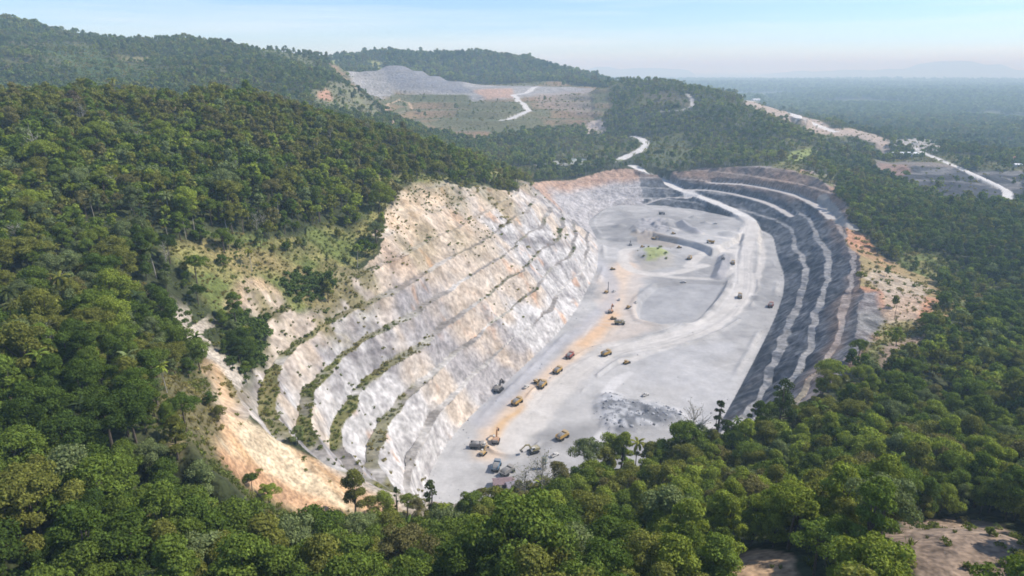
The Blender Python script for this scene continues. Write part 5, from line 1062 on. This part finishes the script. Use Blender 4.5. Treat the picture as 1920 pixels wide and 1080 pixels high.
# sheds and huts
def metal_roof(name, col):
    m, nt, b = new_mat(name); w = nnode(nt, 'ShaderNodeTexWave'); w.inputs['Scale'].default_value = 4.0; tcn = nnode(nt, 'ShaderNodeTexCoord'); nt.links.new(tcn.outputs['Object'], w.inputs['Vector']); bp = nnode(nt, 'ShaderNodeBump'); bp.inputs['Distance'].default_value = .06; nt.links.new(w.outputs['Fac'], bp.inputs['Height']); nt.links.new(bp.outputs['Normal'], b.inputs['Normal'])
    b.inputs['Base Color'].default_value = (*col, 1); b.inputs['Roughness'].default_value = .5; return m
RM = {k: metal_roof(k + '_sheet_roof', c) for k, c in dict(grey=(.33, .31, .36), white=(.72, .74, .76), rust=(.32, .12, .09), purple=(.30, .22, .23)).items()}
def shed(name, p, rz, L_, W_, Hh, wall, roof, label, cat, ridge=1.4, doors=1):
    o = empty(name, (p[0], p[1], p[2] - .1), rz); tag(o, label, cat)
    MB().prism([(-W_ / 2, 0), (W_ / 2, 0), (W_ / 2, Hh), (0, Hh + ridge), (-W_ / 2, Hh)], -L_ / 2, L_ / 2).build('wall', MP[wall], o)
    e = .5; MB().prism([(-W_ / 2 - e, Hh - .35), (-W_ / 2 - e, Hh - .15), (0, Hh + ridge + .25), (W_ / 2 + e, Hh - .15), (W_ / 2 + e, Hh - .35), (0, Hh + ridge + .04)], -L_ / 2 - e, L_ / 2 + e).build('roof', RM[roof], o)
    for k in range(doors): x = -L_ / 2 + L_ * (k + .5) / doors; MB().box(x - 1.2, x + 1.2, -W_ / 2 - .06, -W_ / 2 + .02, 0, Hh * .8).build('door', MP['dark'], o)
    for k in range(max(1, int(L_ / 5))): x = -L_ / 2 + 1.2 + k * 4.6; MB().box(x - .5, x + .5, W_ / 2 - .02, W_ / 2 + .06, Hh * .4, Hh * .75).build('window', M_GLASS, o)
    return o
shed('shed', G(944, 910, dmin=240), R(8), 11, 6, 3.0, 'white', 'purple', 'long shed with dull purple roof half hidden by the ridge trees', 'shed', 1.4, 3)
shed('shed', G(962, 915, dmin=240), R(20), 7, 5, 3.0, 'white', 'grey', 'small white walled shed in front of the purple roofed shed', 'shed', .9, 1)
shed('hut', G(1756, 660, dmin=300), R(-20), 4.2, 3.4, 2.6, 'white', 'white', 'tiny white hut at the forest edge of the right hillside', 'hut', .8)
shed('warehouse', G(1690, 294, dmin=1000), R(4), 62, 22, 7, 'white', 'white', 'long white roofed warehouse behind the dark second quarry', 'warehouse', 3, 5)
shed('house', G(1897, 302, dmin=1000), R(20), 20, 12, 6, 'white', 'rust', 'rust red roofed house at the right border of the plain', 'house', 3, 2)
shed('house', G(1907, 313, dmin=1000), R(-10), 12, 9, 5, 'white', 'white', 'small white house just below the rust roofed house', 'house', 2, 1)
shed('house', G(1869, 196, dmin=1500), R(10), 60, 30, 9, 'white', 'white', 'lone pale building far out on the forested plain', 'building', 5, 2)
for k, (u, v, l_) in enumerate([(1372, 181, 40), (1384, 184, 30), (1400, 186, 34), (1417, 189, 44)]):
    shed('depot_building', G(u, v, dmin=1500, dmax=5000), R(8 * k), l_, 16, 7, 'white', 'white' if k != 2 else 'grey', ['leftmost white depot building at the far end of the spur road', 'second white depot building along the spur road', 'grey roofed depot building along the spur road', 'widest white depot building along the spur road'][k], 'building', 3, 2)
# tank
p = G(1020, 878, dmin=240); t = empty('water_tank', (p[0], p[1], p[2])); tag(t, 'narrow dark teal tank tower on the floor beside the sheds', 'tank')
MB().cyl((0, 0, 5.2), 1.35, 4.6, 'Z', 16).cyl((0, 0, 7.8), 1.38, .7, 'Z', 16, .25).build('tank', MP['teal'], t)
for x, y in ((-.9, -.9), (.9, -.9), (.9, .9), (-.9, .9)): MB().bar((x * 1.15, y * 1.15, -.2), (x, y, 3.0), .12, .12).build('leg', M_STEEL, t)
# poles
M_WOOD = bark('pole_wood', (.10, .075, .055))
def pole(u, v, D, h, label, arm=True):
    p = PD(u, v, D); z = H(p[0], p[1]); t = empty('utility_pole', (p[0], p[1], z)); tag(t, label, 'pole')
    MB().cyl((0, 0, h / 2 - .4), .16, h + .8, 'Z', 8, .11).build('post', M_WOOD, t)
    if arm: MB().box(-1.0, 1.0, -.07, .07, h - .9, h - .75).build('crossarm', M_WOOD, t)
    for x in ((-.85, 0, .85) if arm else ()): MB().cyl((x, 0, h - .62), .06, .24, 'Z', 6).build('insulator', MP['white'], t)
pole(1678, 592, 455, 16, 'dark wooden pole on the bare rim right of the dark benches')
pole(1337, 1078, 100, 9.5, 'thin dark pole left of the small dirt bank', False)
pole(1869, 930, 185, 10, 'thin pole above the bare clearing at the lower right')
print('done', round(time.time() - T0, 1))
